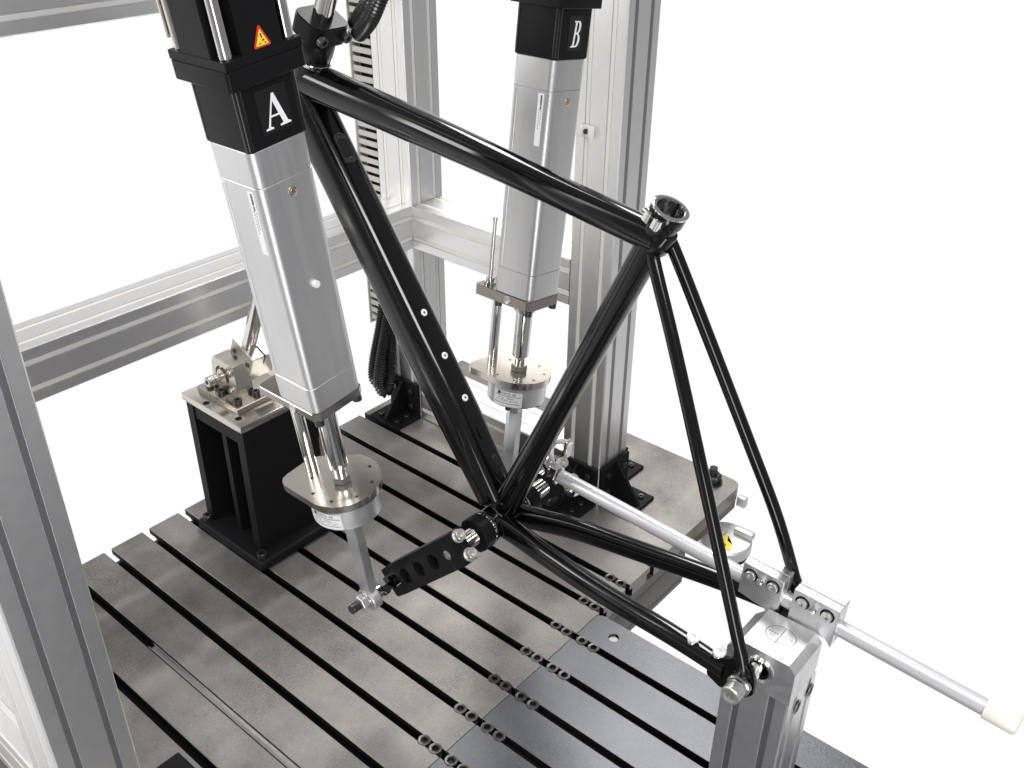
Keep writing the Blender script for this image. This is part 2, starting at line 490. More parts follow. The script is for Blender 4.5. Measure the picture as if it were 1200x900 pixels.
bm = bmesh.new(); lathe(bm, (-.612, .9755, -.010), (0, 0, 1), [(0, .0080), (.0045, .0080), (.0050, .0074)], 24); at0(add_obj('hole_white_disc', bm, 'white', ext), ext)  # white disc added so that the drilled hole reads bright

# ------------------------------------------------------------------ aluminium extrusion profiles
def profile_poly(w, g=.0095, pos=(.26, .74), dep=.0016, r=.002):
    """square profile with two shallow grooves per side"""
    side = [(r, 0)]
    for c in pos:
        side += [(c * w - g / 2, 0), (c * w - g / 2 + .0004, dep), (c * w + g / 2 - .0004, dep), (c * w + g / 2, 0)]
    side += [(w - r, 0)]
    out = []
    for k in range(4):
        for x, y in side:
            if k == 0: out.append((x, y))
            elif k == 1: out.append((w - y, x))
            elif k == 2: out.append((w - x, w - y))
            else: out.append((y, w - x))
    return out

WP = .086
def extrusion(name, o, xa, ya, length, label, cat, group, strips):
    """o: corner, xa, ya: section axes; strips: sides (0..3) that carry cover strips and their material"""
    m4 = basis((0, 0, 0), xa, ya)
    root = empty(name, o, label, cat, group)
    bm = bmesh.new(); prism(bm, profile_poly(WP), m4, length)
    add_obj('profile', bm, 'alu_ext', root, 30)
    for side, mt in strips:
        for c in (.26, .74):
            bm = bmesh.new()
            g = .0066
            x0, x1 = c * WP - g / 2, c * WP + g / 2
            def tr(x, y):
                return ((x, y), (WP - y, x), (WP - x, WP - y), (y, WP - x))[side]
            poly = [tr(x0, .0004), tr(x1, .0004), tr(x1, .0019), tr(x0, .0019)]
            prism(bm, poly, m4, length - .0006)
            add_obj('groove_strip', bm, mt, root)
    return root

P3X, PY = -.922, 1.235
# posts: section axes X and Y, extruded up.  side 0 = -Y face, side 1 = +X face
zt = 1.75
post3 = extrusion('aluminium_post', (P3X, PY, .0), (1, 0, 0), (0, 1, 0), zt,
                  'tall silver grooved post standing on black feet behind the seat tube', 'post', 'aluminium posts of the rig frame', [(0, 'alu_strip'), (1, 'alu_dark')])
P2X = -1.389
post2 = extrusion('aluminium_post', (P2X, PY, .0), (1, 0, 0), (0, 1, 0), zt,
                  'grooved post at the back corner with the slotted cable duct along it', 'post', 'aluminium posts of the rig frame', [(0, 'alu_strip'), (1, 'alu_strip')])
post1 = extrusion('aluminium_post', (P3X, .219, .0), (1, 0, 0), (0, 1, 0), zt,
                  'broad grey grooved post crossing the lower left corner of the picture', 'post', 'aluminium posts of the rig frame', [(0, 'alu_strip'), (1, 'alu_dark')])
# beams along Y at x face -1.303:  section axes Z (up) and X
def beam_y(z, y0, y1, label):
    # local section: xa = -X.., use xa=(0,0,1), ya=(1,0,0) -> extrude along +Y
    return extrusion('aluminium_beam', (P2X, y0, z), (0, 0, 1), (1, 0, 0), y1 - y0, label, 'beam', 'aluminium beams of the rig frame', [(2, 'alu_strip'), (1, 'alu_strip')])
beam_y(.3905, .3054, PY - .0006, 'silver two-groove beam rising from the left post to the back corner')
beam_y(.883, .3054, PY - .0006, 'silver beam crossing the top left corner behind the first actuator')
# rear beam along X: xa=(0,1,0), ya=(0,0,1) -> extrude +X
extrusion('aluminium_beam', (-1.3024, PY, .3905), (0, 1, 0), (0, 0, 1), P3X - .0006 + 1.3024, 'pale grooved beam at the back between the duct post and the post behind the seat tube',
          'beam', 'aluminium beams of the rig frame', [(3, 'alu_strip'), (2, 'alu_strip')])

extrusion('aluminium_beam', (-1.3024, PY, .0006), (0, 1, 0), (0, 0, 1), P3X - .0006 + 1.3024, 'low grooved beam lying on the table behind the second load cell',
          'beam', 'aluminium beams of the rig frame', [(3, 'alu_strip'), (2, 'alu_strip')])
extrusion('aluminium_beam', (-1.3024, .219, .060), (0, 1, 0), (0, 0, 1), P3X - .0006 + 1.3024, 'pale beam end in the bottom left corner beside the broad grey post',
          'beam', 'aluminium beams of the rig frame', [(3, 'alu_strip'), (2, 'alu_strip')])
extrusion('aluminium_post', (P2X, .219, .0), (1, 0, 0), (0, 1, 0), zt,
          'corner post just outside the left picture edge where the two left beams end', 'post', 'aluminium posts of the rig frame', [])

# white cable clip on the post
cp = empty('cable_tie_base', (-.897, PY - .0005, .70), 'small white plastic cable tie base screwed to the silver post', 'cable clip')
bm = bmesh.new(); box(bm, -.013, .013, -.004, 0, -.010, .010, .002); box(bm, -.013, -.006, -.010, -.003, -.010, .010, .002); box(bm, .006, .013, -.010, -.003, -.010, .010, .002)
add_obj('base', bm, 'white', cp)
screw((0, -.004, 0), (0, -1, 0), .0042, .003, 'black_steel', cp)

# ------------------------------------------------------------------ black corner brackets
def bracket(loc, rz, label, L=.086, D=.070, H=.083):
    """vertical plate in local xz plane at y=0 (post behind, +y), foot reaches to -y, gusset in the middle"""
    r = empty('corner_bracket', loc, label, 'bracket', 'black corner brackets at the post feet', (0, 0, rz))
    bm = bmesh.new(); box(bm, -L / 2, L / 2, -.007, 0, .0072, H, .0008, 1); add_obj('upright_plate', bm, 'black_matt', r)
    bm = bmesh.new(); box(bm, -L / 2, L / 2, -D, 0, 0, .007, .0008, 1); add_obj('foot_plate', bm, 'black_matt', r)
    bm = bmesh.new(); prism(bm, [(-.0072, .0072), (-.0072, H - .003), (-.012, H - .003), (-D + .006, .011), (-D + .006, .0072)], basis((-.003, 0, 0), (0, 1, 0), (0, 0, 1)), .006)
    add_obj('gusset', bm, 'black_matt', r)
    for x in (-.024, .024):
        for z in (.026, .062): screw((x, -.007, z), (0, -1, 0), .0062, .005, 'black_steel', r, 'bolt')
        for y in (-.024, -.052): screw((x, y, .007), (0, 0, 1), .0062, .005, 'black_steel', r, 'bolt')
    return r
bracket((P2X + .043, PY - .0015, 0), 0, 'black bracket at the foot of the duct post, under the cable loop')
bracket((P3X + .043, PY - .0015, 0), 0, 'black bracket on the left face of the post behind the seat tube')
bracket((P3X + WP + .0015, PY + .043, 0), PI / 2, 'black bracket on the right face of the post, nearest the rounded table corner')
bracket((P3X + .043, PY + WP + .0015, 0), PI, 'black bracket on the far face of the post, partly hidden')

# black spacer block by the left bracket
bm = bmesh.new(); box(bm, -.022, .022, -.024, .024, 0, .10, .001, 1)
o = add_obj('black_riser_block', bm, 'black_matt'); o.location = (-.985, 1.19, 0.0)
tag(o, 'plain black square block standing on the table behind the lower rod', 'block')
bm = bmesh.new(); prism(bm, [(-.05, 0), (.05, 0), (.05, .045), (-.02, .045), (-.05, .02)], basis((0, .02, 0), (1, 0, 0), (0, 0, 1)), .04)
o = add_obj('black_stop_block', bm, 'black_matt'); o.location = (-.96, 1.12, 0)
tag(o, 'low black stop block on the table behind the seat tube foot', 'block')

tc_ = empty('toe_clamp', (-.890, 1.146, 0), 'small black clamp with a steel screw beside the foot of the seat tube', 'clamp')
bm = bmesh.new(); box(bm, -.020, .020, -.016, .020, 0, .042, .002, 1); add_obj('clamp_body', bm, 'black_matt', tc_)
screw((.006, -.002, .042), (0, 0, 1), .0095, .009, 'steel', tc_, 'cap_screw')

# ------------------------------------------------------------------ slotted cable duct with fins and hoses
dct = empty('cable_duct', (P2X - .001, PY + .005, .19), 'pale grey slotted cable duct running up the back corner post', 'cable duct')
Hd = 1.1
bm = bmesh.new(); box(bm, -.003, 0, 0, .055, 0, Hd); box(bm, -.060, -.0575, -.003, .055, -.01, Hd); box(bm, -.057, -.0035, .0525, .055, 0, Hd)
add_obj('channel', bm, 'duct', dct)
bm = bmesh.new(); box(bm, -.0565, -.004, .020, .052, .002, Hd - .01); add_obj('duct_shade_block', bm, 'void', dct)
bm = bmesh.new(); box(bm, -.0572, -.0035, 0, .0025, 0, .0108, .0009, 1)
fin = add_obj('fin', bm, 'duct', dct); fin.location = (0, 0, 0)
k = 1
while k * .0172 < Hd - .02:
    f = fin.copy(); COL.objects.link(f); f.parent = dct; f.location = (0, 0, k * .0172); k += 1

def hose(name, ctrl, r, label, parent=None, group='corrugated black hoses', pitch=.0052, cat='hose'):
    P = spline(ctrl, 40)
    L = [0]
    for i in range(1, len(P)): L.append(L[-1] + (P[i] - P[i - 1]).length)
    n = int(L[-1] / pitch * 2)
    pts = []; rad = []; j = 0
    for i in range(n + 1):
        s = L[-1] * i / n
        while j < len(L) - 2 and L[j + 1] < s: j += 1
        t = (s - L[j]) / max(L[j + 1] - L[j], 1e-9)
        pts.append(P[j].lerp(P[j + 1], t)); rad.append(r if i % 2 else r * .78)
    bm = bmesh.new(); tube(bm, pts, rad, 18, up=(.3, .9, .2))
    o = add_obj(name, bm, 'rubber', parent, 60)
    if parent is None: tag(o, label, cat, group)
    return o
hose('corrugated_hose', [(-1.418, 1.262, .27), (-1.413, 1.235, .19), (-1.410, 1.208, .12), (-1.406, 1.198, .078), (-1.398, 1.208, .062), (-1.396, 1.224, .085), (-1.400, 1.238, .14), (-1.408, 1.262, .26)], .0125,
     'black corrugated hose hanging in a loop below the duct, left one')
hose('corrugated_hose', [(-1.396, 1.258, .27), (-1.387, 1.225, .19), (-1.380, 1.196, .12), (-1.376, 1.186, .075), (-1.368, 1.196, .056), (-1.368, 1.208, .085), (-1.378, 1.225, .14), (-1.392, 1.258, .25)], .0125,
     'black corrugated hose hanging in a loop below the duct, right one')
hose('corrugated_hose', [(-.83, .86, 1.06), (-.872, .835, .992), (-.900, .825, .950), (-.925, .825, .916), (-.965, .84, .892)], .0105,
     'black corrugated hose curving past the steerer clamp, outer and longer one', pitch=.0046)
hose('corrugated_hose', [(-.885, .86, 1.06), (-.905, .84, .992), (-.918, .832, .955), (-.940, .83, .925), (-.975, .845, .903)], .0100,
     'black corrugated hose curving past the steerer clamp, inner and shorter one', pitch=.0046)

# ------------------------------------------------------------------ actuators
def serif_A():
    # outline of a roman capital A, unit height, returned as convex-free simple polygons
    outer = [(-.46, 0), (-.46, .045), (-.36, .07), (-.03, 1.0), (.05, 1.0), (.37, .09), (.47, .045), (.47, 0), (.07, 0), (.07, .045), (.19, .08), (.105, .33), (-.205, .33), (-.28, .09), (-.18, .045), (-.18, 0)]
    L = [outer, [(-.185, .385), (.083, .385), (-.045, .78)]]
    return L
def italic_B(sh=.16):
    def s(p): return (p[0] + p[1] * sh, p[1])
    outer = [(-.33, 0), (-.33, .04), (-.22, .06), (-.20, .11), (-.20, .89), (-.22, .94), (-.31, .96), (-.31, 1.0), (.05, 1.0)]
    outer += [(.06 + .19 * math.cos(a), .76 + .24 * math.sin(a)) for a in [PI / 2 - k * PI / 8 for k in range(1, 8)]]
    outer += [(.10, .53)]
    outer += [(.06 + .24 * math.cos(a), .265 + .265 * math.sin(a)) for a in [PI / 2 - k * PI / 8 for k in range(1, 8)]]
    outer += [(.05, 0)]
    h1 = [(-.07, .56), (.0, .56)] + [(.0 + .10 * math.cos(a), .75 + .19 * math.sin(a)) for a in [-PI / 2 + k * PI / 8 for k in range(1, 8)]] + [(.0, .94), (-.07, .94)]
    h2 = [(-.07, .06), (.0, .06)] + [(.01 + .13 * math.cos(a), .275 + .215 * math.sin(a)) for a in [-PI / 2 + k * PI / 8 for k in range(1, 8)]] + [(.0, .49), (-.07, .49)]
    return [[s(p) for p in q] for q in (outer, h1, h2)]

def fill_loops(bm, loops, mat4, z=0.0):
    es = []
    for lp in loops:
        vs = [bm.verts.new(mat4 @ Vector((x, y, z))) for x, y in lp]
        es += [bm.edges.new((vs[i], vs[(i + 1) % len(vs)])) for i in range(len(vs))]
    bmesh.ops.triangle_fill(bm, use_beauty=True, use_dissolve=False, edges=es, normal=(mat4.to_3x3() @ Vector((0, 0, 1))))

def rring(w, h, r, z, n=6): return [Vector((x, y, z)) for x, y in rrect(w, h, r, n)]

def actuator(loc, tilt, dd, letter, label, label2, guide_up):
    """local frame: z along the ram, origin at the lower eye. dd: (plate top, clamp bottom, clamp top, seam, seam, black edge, flange)"""
    dp, dcb, dct_, ds1, ds2, dbk, dfl = dd
    r = empty('linear_actuator', loc, label, 'actuator', 'electric actuators loading the cranks', (tilt, 0, 0))
    W = .071
    cr = .010
    def seg(nm, z0, z1, m, w=W, c=cr):
        bm = bmesh.new(); loft(bm, [rring(w - .0012, w - .0012, c, z0), rring(w, w, c, z0 + .0006), rring(w, w, c, z1 - .0006), rring(w - .0012, w - .0012, c, z1)])
        return add_obj(nm, bm, m, r, 25)
    seg('lower_end_housing', dct_, ds1, 'alu_body'); seg('body', ds1 + .0002, ds2, 'alu_body'); seg('upper_end_housing', ds2 + .0002, dbk, 'alu_body')
    seg('black_adapter', dbk + .0002, dfl, 'black_anod', W, .004)
    # trim lines down the black adapter's corner and small grooves on the body
    for sy in (-1, 1):
        for sx in (-1, 1):
            bm = bmesh.new(); cyl(bm, (sx * (W / 2 - .004), sy * (W / 2 - .004), dbk + .002), (sx * (W / 2 - .004), sy * (W / 2 - .004), dfl - .001), .0046, n=12); add_obj('corner_rod', bm, 'black_face', r)
    bm = bmesh.new(); box(bm, -W / 2 + .008, -W / 2 + .0125, -W / 2 - .0008, -W / 2 + .001, ds1 + .003, ds2 - .003, .0004, 1); add_obj('edge_rib', bm, 'alu_body', r)
    # flange + upper black housing with recessed corners and tie rods
    F = .089
    bm = bmesh.new(); loft(bm, [rring(F - .0014, F - .0014, .004, dfl), rring(F, F, .004, dfl + .0008), rring(F, F, .004, dfl + .0178), rring(F - .0014, F - .0014, .004, dfl + .0185)]); add_obj('flange', bm, 'black_anod', r, 25)
    bm = bmesh.new(); box(bm, -F / 2 + .0003, F / 2 - .0003, -F / 2 + .0003, F / 2 - .0003, dfl + .0187, dfl + .0275, .0006, 1); add_obj('flange_collar', bm, 'black_anod', r)
    h = F / 2 - .0012; q = .020
    cross = []
    for a in range(4):
        base = [(h, -(h - q)), (h, h - q), (h - q, h - q), ]
        cross += rotz_pts([(h, -(h - q)), (h, (h - q)), (h - q, h - q)], a * PI / 2)
    ztop = 1.10
    bm = bmesh.new(); prism(bm, cross, Matrix.Translation((0, 0, dfl + .0277)), ztop - dfl - .0277); add_obj('upper_housing', bm, 'black_anod', r, 25)
    for sx in (-1, 1):
        for sy in (-1, 1):
            bm = bmesh.new(); cyl(bm, (sx * (h - .0085), sy * (h - .0085), dfl + .0278), (sx * (h - .0085), sy * (h - .0085), ztop), .0064); add_obj('tie_rod', bm, 'steel', r)
    bm = bmesh.new(); box(bm, -.05, .05, -.05, .05, ztop + .0002, ztop + .03, .003); add_obj('top_flange', bm, 'black_anod', r)
    # letter
    mx = basis((W / 2, 0, 0), (0, 1, 0), (0, 0, 1))
    zl = (dbk + dfl) / 2
    bm = bmesh.new(); prism(bm, rrect(.036 if letter == 'A' else .030, .043, .002), mx @ Matrix.Translation((.002, zl + .001, .0001)), .0003); add_obj('letter_plate', bm, 'black_face', r)
    bm = bmesh.new()
    if letter == 'A':
        S = .033
        fill_loops(bm, [[(x * S * .98, y * S) for x, y in lp] for lp in serif_A()], mx @ Matrix.Translation((.003, zl - .0165, .0007)))
    else:
        S = .033
        fill_loops(bm, [[(x * S * .85 - .001, y * S) for x, y in lp] for lp in italic_B()], mx @ Matrix.Translation((.003, zl - .0165, .0007)))
    add_obj('letter', bm, 'letter', r, sm=False)
    # round steel plugs
    for zc in (ds2 - .015,):
        bm = bmesh.new(); lathe(bm, (W / 2 - .001, .002, zc), (1, 0, 0), [(0, .0052), (.0014, .0052), (.0018, .0046), (.0018, .0034), (.0004, .003)], 20); add_obj('plug', bm, 'steel', r)
        bm = bmesh.new(); cyl(bm, (W / 2 - .0002, .002, zc), (W / 2 + .0006, .002, zc), .0024, n=12); add_obj('plug_insert', bm, 'brass', r)
    bm = bmesh.new(); lathe(bm, (W / 2, .003, dct_ + .155), (1, 0, 0), [(0, .0042), (.004, .0042), (.0045, .0036), (.0045, .002), (.003, .002)], 16); add_obj('nipple', bm, 'white', r)
    # type label on the -y face
    ml = basis((.0185, -W / 2 - .0001, (ds2 - .003)), (1, 0, 0), (0, 0, 1))       # local z = -Y
    bm = bmesh.new(); prism(bm, rrect(.0095, .070, .001, cy=-.036), ml, .0003); lb = add_obj('type_label', bm, 'label', r)
    mt = ml @ Matrix.Translation((.0012, -.0125, .0004)) @ Matrix.Rotation(-PI / 2, 4, 'Z')
    for i, (a, b, c) in enumerate(((0, .012, .0030), (.0135, .018, .0026))):
        bm = bmesh.new(); 
        x = a
        while x < b:
            wd = random.uniform(.0008, .0016)
            prism(bm, [(x - .009, -c / 2), (x - .009 + wd, -c / 2), (x - .009 + wd * .9, c / 2 * random.uniform(.4, 1)), (x - .009, c / 2)], mt, .0001); x += wd + .0002
        add_obj('label_mark', bm, 'ink', lb)
    for row, (x0, n) in enumerate(((.010, 8), (.011, 6))):
        bm = bmesh.new()
        for i in range(n):
            xx = x0 + i * .0034
            prism(bm, [(xx, -.0026 - row * -.0030), (xx + .0016, -.0026 + row * .0030), (xx + .0016, -.0014 + row * .0030), (xx, -.0012 + row * .0030)], mt, .0001)
        add_obj('label_mark', bm, 'ink_grey', lb)
    # bottom clamp plate with guide rod bush (reaches to -x)
    pc = []
    bm = bmesh.new(); m4 = Matrix.Translation((0, 0, dcb))
    wy = .076
    out = [(.036, -.030), (.036, .030), (.030, .037), (-.030, .037), (-.068, .020), (-.072, .014), (-.072, -.032), (-.068, -.037), (.029, -.037)]
    prism(bm, out, m4, dct_ - dcb - .0002)
    bmesh.ops.bevel(bm, geom=[e for e in bm.edges if abs(e.verts[0].co.z - e.verts[1].co.z) < 1e-6 and len(e.link_faces) == 2 and e.calc_face_angle(0) > .5], offset=.0008, segments=1, affect='EDGES')
    add_obj('clamp_plate', bm, 'nickel_dark', r, 30)
    bm = bmesh.new(); lathe(bm, (-.006, -.0368, (dcb + dct_) / 2), (0, -1, 0), [(0, .0058), (.0015, .0058), (.002, .005), (.0008, .001)], 20); add_obj('plug', bm, 'alu_bright', r)
    for x, y in ((.029, -.029), (.029, .029), (-.029, -.029), (-.029, .029)):
        bm = bmesh.new(); cyl(bm, (x, y, dcb - .008), (x, y, dcb - .0001), .0058, n=16); add_obj('stop_screw', bm, 'black_steel', r)
    # ram and guide rod
    bm = bmesh.new(); lathe(bm, (0, 0, dp), (0, 0, 1), [(.004, .0075), (.022, .0075), (.026, .0125), (dcb - dp + .004, .0125)], 32); add_obj('ram', bm, 'chrome', r, 40)
    bm = bmesh.new(); lathe(bm, (0, 0, dcb - .014), (0, 0, 1), [(0, .016), (.013, .016)], 32); add_obj('ram_seal', bm, 'nickel', r, 40)
    bm = bmesh.new(); nut(bm, (0, 0, dp + .0002), (0, 0, 1), .0125, .010); add_obj('ram_nut', bm, 'steel', r, 25)
    gx, gy = -.048, -.008
    gt = dct_ + .01 + guide_up
    bm = bmesh.new(); cyl(bm, (gx, gy, dp + .0002), (gx, gy, dcb - .0001), .0075); add_obj('guide_rod', bm, 'chrome', r)
    if guide_up:
        bm = bmesh.new(); cyl(bm, (gx - .008, gy - .012, dct_), (gx - .008, gy - .012, gt), .0030, n=14); lathe(bm, (gx - .008, gy - .012, gt), (0, 0, 1), [(0, .0042), (.004, .0042)], 14); add_obj('travel_stop_rod', bm, 'steel', r)
        bm = bmesh.new(); lathe(bm, (gx - .008, gy - .012, dct_), (0, 0, 1), [(0, .009), (.003, .009), (.003, .0065), (.010, .0065)], 20); add_obj('bush', bm, 'steel', r)
    # load cell plate : disc with a squarish lug to -x
    out = []
    R = .0505
    for a in range(-92, 113, 6):
        out.append((R * math.cos(math.radians(a)), R * math.sin(math.radians(a))))
    out += [(-.060, .014), (-.0655, .006), (-.067, -.002), (-.067, -.034), (-.0655, -.042), (-.060, -.0475), (-.052, -.0500)]
    bm = bmesh.new(); holes = [(.040 * math.cos(math.radians(a)), .040 * math.sin(math.radians(a)), .0022) for a in (-150, -105, -60, -15, 30, 75, 150)]
    holed_plate(bm, out, holes, Matrix.Translation((0, 0, dp - .0105)), .0105)
    add_obj('load_plate', bm, 'nickel', r, 30)
    bm = bmesh.new(); lathe(bm, (0, 0, dp - .046), (0, 0, 1), [(0, .043), (.002, .0455), (.029, .0455), (.030, .0475), (.0335, .0475), (.0352, .046)], 48)
    lc = add_obj('load_cell', bm, 'alu_bright', r, 30)
    for a in (-70, 20, 110, 200):
        bm = bmesh.new(); cyl(bm, (.035 * math.cos(math.radians(a)), .035 * math.sin(math.radians(a)), dp - .053), (.035 * math.cos(math.radians(a)), .035 * math.sin(math.radians(a)), dp - .0462), .0045, n=14); add_obj('cell_screw', bm, 'black_steel', r)
    # curved label on the load cell
    a0, a1 = math.radians(-108 if letter == 'A' else -100), math.radians(-48 if letter == 'A' else -40)
    zb, zt_ = dp - .043, dp - .018
    rr = .0457
    def strip(nm, aa, ab, za, zb_, m, rad, par):
        bm = bmesh.new(); N = 10
        for i in range(N):
            t0 = aa + (ab - aa) * i / N; t1 = aa + (ab - aa) * (i + 1) / N
            v = [bm.verts.new((rad * math.cos(t), rad * math.sin(t), z)) for t, z in ((t0, za), (t1, za), (t1, zb_), (t0, zb_))]
            bm.faces.new(v)
        bmesh.ops.remove_doubles(bm, verts=bm.verts[:], dist=1e-6)
        return add_obj(nm, bm, m, par, 60)
    lab = strip('cell_label', a0, a1, zb, zt_, 'label', rr, r)
    for z in (zt_ - .0085, zb + .0045):
        strip('label_line', a0 + .05, a1 - .05, z, z + .0008, 'ink', rr + .0001, lab)
    def wrap_text(s, size, ac, z, m):
        o = text_mesh('label_text', s, size, Matrix.Identity(4), m, lab, 0, 'CENTER')
        for v in o.data.vertices:
            t = ac + v.co.x / rr; zz = z + v.co.y
            v.co = Vector(((rr + .00015) * math.cos(t), (rr + .00015) * math.sin(t), zz))
    am = (a0 + a1) / 2
    wrap_text('FORCE AE', .0058, am + .02, zt_ - .0043, 'ink')
    wrap_text('Range:  5000N', .0042, am - .05, zt_ - .0118, 'ink_grey')
    wrap_text('No.:  123801 1601-3827', .0036, am, zt_ - .0158, 'ink_grey')
    strip('label_mark', a0 + .16, a0 + .27, zt_ - .0068, zt_ - .0018, 'ink', rr + .0001, lab)
    # hexagon bar and rod end
    zc = dp - .0461
    bm = bmesh.new(); cyl(bm, (0, 0, zc - .014), (0, 0, zc), .011, n=20); add_obj('coupling', bm, 'black_steel', r)
    bm = bmesh.new(); nut(bm, (0, 0, zc - .024), (0, 0, 1), .0125, .011); add_obj('lock_nut', bm, 'steel', r, 25)
    bm = bmesh.new(); lathe(bm, (0, 0, .018), (0, 0, 1), [(0, .0100), (.006, .0128), (zc - .024 - .018 - .003, .0128), (zc - .024 - .018, .0115)], 6); add_obj('hexagon_bar', bm, 'alu_bright', r, 25)
    bm = bmesh.new()
    lathe(bm, (0, -.0075, 0), (0, 1, 0), [(0, .0165), (.0015, .0178), (.0135, .0178), (.015, .0165), (.015, .0115), (0, .0115)], 32, closed=True)
    cyl(bm, (0, 0, .012), (0, 0, .024), .0095, .0095, 20)
    add_obj('rod_end_eye', bm, 'alu_bright', r, 30)
    bm = bmesh.new(); bmesh.ops.create_uvsphere(bm, u_segments=24, v_segments=16, radius=.0128); 
    add_obj('rod_end_ball', bm, 'steel', r, 60)
    return r

A = actuator((-.814, .657, .186), .132, (.220, .350, .3615, .3955, .6385, .6755, .7385), 'A', 'silver and black actuator marked A with a warning triangle, in front of the down tube', None, 0)
B = actuator((-.851, .993, .186), -.128, (.197, .311, .3275, .3660, .6240, .6640, .7285), 'B', 'silver and black actuator marked B behind the top tube', None, .088)

# warning triangle on actuator A
def tri(s, r=.0015):
    o = []
    for k in range(3):
        a = math.radians(90 + 120 * k); c = Vector((math.cos(a), math.sin(a))) * (s - 2 * r)
        for i in range(-3, 4):
            b = a + math.radians(20 * i); o.append((c.x + r * math.cos(b), c.y + r * math.sin(b)))
    return o
mt = basis((.0445 - .0012 + .0003, 0, .775), (0, 1, 0), (0, 0, 1))
bm = bmesh.new(); prism(bm, [(x * .86, y) for x, y in tri(.0138, .0016)], mt, .0004); wt = add_obj('warning_sticker', bm, 'red', A)
bm = bmesh.new(); prism(bm, [(x * .86, y - .0004) for x, y in tri(.0098, .0006)], mt @ Matrix.Translation((0, 0, .0005)), .0001); add_obj('sticker_field', bm, 'yellow', wt)
bm = bmesh.new(); mk = mt @ Matrix.Translation((0, 0, .0007))
prism(bm, [(-.0010, .0052), (.0006, .0052), (.0012, .0020), (.0004, .0004), (-.0002, .0020)], mk, .0001)
prism(bm, [(.0002, -.0008), (.0022, .0002), (.0028, -.0012), (.0012, -.0022)], mk, .0001)
prism(bm, [(-.0038, -.0036), (-.0022, -.0026), (-.0010, -.0034), (-.0028, -.0040)], mk, .0001)
prism(bm, [(.0022, -.0036), (.0040, -.0028), (.0044, -.0038), (.0030, -.0042)], mk, .0001)
add_obj('sticker_symbol', bm, 'ink', wt, sm=False)
# connectors along the outer edge of actuator A
cn = bmesh.new()
for i in range(9):
    z = .78 + i * .019
    box(cn, -.058, -.0445, -.030, -.010, z, z + .010, .0015, 1)
    cyl(cn, (-.056, -.020, z + .010), (-.050, -.024, z + .019), .004, n=10)
box(cn, -.0475, -.0435, -.040, 0.0, .775, 1.0, .001, 1)
add_obj('connector_strip', cn, 'nickel', A)
# thin grey cable from the load cell towards the pedestal
P = spline([(-.855, .63, .375), (-.89, .66, .372), (-.93, .69, .36), (-.97, .72, .355), (-1.0, .75, .362)], 8)
bm = bmesh.new(); tube(bm, P, [.0035] * len(P), 12, up=(0, 0, 1)); tag(add_obj('sensor_cable', bm, 'black_steel'), 'thin dark cable leaving the round load cell of the front actuator', 'cable')

# ------------------------------------------------------------------ bicycle frame
fr = empty('bicycle_frame', (-.696, .80, .305), 'gloss black bicycle frame clamped in the test rig', 'bicycle frame')
FY = .80
def fobj(nm, bm, m='black_paint', ang=50, par=None):
    o = add_obj(nm, bm, m, par or fr, ang)
    if par is None: o.location = -fr.location
    return o
def lin(a, b, n): return [Vector(a).lerp(Vector(b), i / (n - 1)) for i in range(n)]
BBc = Vector((-.696, FY, .305))
HB = Vector((-1.072, FY, .736)); HT = Vector((-1.009, FY, .862))
sa = (HT - HB).normalized()
# head tube, tapered
bm = bmesh.new(); tube(bm, lin(HB, HT, 9), [.030, .029, .027, .025, .0235, .0228, .0225, .0228, .0232], 40); fobj('head_tube', bm)
# top tube
a = Vector((-1.020, FY, .836)); b = Vector((-.486, FY, .764))
ctr = spline([a, Vector((-.84, FY, .8137)), Vector((-.706, FY, .796)), Vector((-.56, FY, .7745)), b], 6)
n = len(ctr)
bm = bmesh.new(); tube(bm, ctr, [(.0225 - .0055 * min(1, 1.8 * i / (n - 1)), .0230 - .0068 * min(1, 1.6 * i / (n - 1))) for i in range(n)], 40, ex=2.25); fobj('top_tube', bm)
# down tube (boxy section)
a = Vector((-1.036, FY, .8175)); b = Vector((-.703, FY, .335))
DT = lin(a, b, 16)
bm = bmesh.new(); tube(bm, DT, [(.0255, .0285 - (.006 * max(0, (i - 12) / 3))) for i in range(16)], 48, ex=2.9); dto = fobj('down_tube', bm)
dd_ = (b - a).normalized(); dn = Vector((0, 1, 0)).cross(dd_).normalized()
if dn.z < 0: dn = -dn
def on_down(px_x, px_z, off=0.0):       # point on the upper face of the down tube closest to a frame-plane point
    q = Vector((px_x, FY, px_z)); t = (q - a).dot(dd_); return a + dd_ * t + dn * (.0286 + off)
for x, z in ((-.835, .566), (-.800, .515), (-.766, .464)):
    p = on_down(x, z)
    bm = bmesh.new(); lathe(bm, p, dn, [(-.002, .0047), (.0008, .0047), (.0014, .0039), (.0014, .0018), (-.002, .0016)], 24); fobj('bottle_boss', bm, 'white', 30)
p = on_down(-.738, .421, -.0006)
bm = bmesh.new(); prism(bm, rrect(.017, .0085, .004), basis(p, dd_, (0, 1, 0)), .001 if Vector(dd_).cross(Vector((0, 1, 0))).dot(dn) > 0 else -.001); fobj('cable_port', bm, 'void')
p = on_down(-.964, .757, -.0004)
bm = bmesh.new(); prism(bm, rrect(.040, .018, .005), basis(p, dd_, (0, 1, 0)), .0012 if Vector(dd_).cross(Vector((0, 1, 0))).dot(dn) > 0 else -.0012); pr = fobj('cable_port', bm, 'graphite')
bm = bmesh.new(); prism(bm, rrect(.024, .0145, .004), basis(p + dn * .0014, dd_, (0, 1, 0)), .0003 if Vector(dd_).cross(Vector((0, 1, 0))).dot(dn) > 0 else -.0003)
fobj('cable_port', bm, 'void')
for s in (-.0165, .0165): screw(p + dd_ * s + dn * .0008 - fr.location, dn, .0038, .0018, 'graphite', fr, 'port_screw')
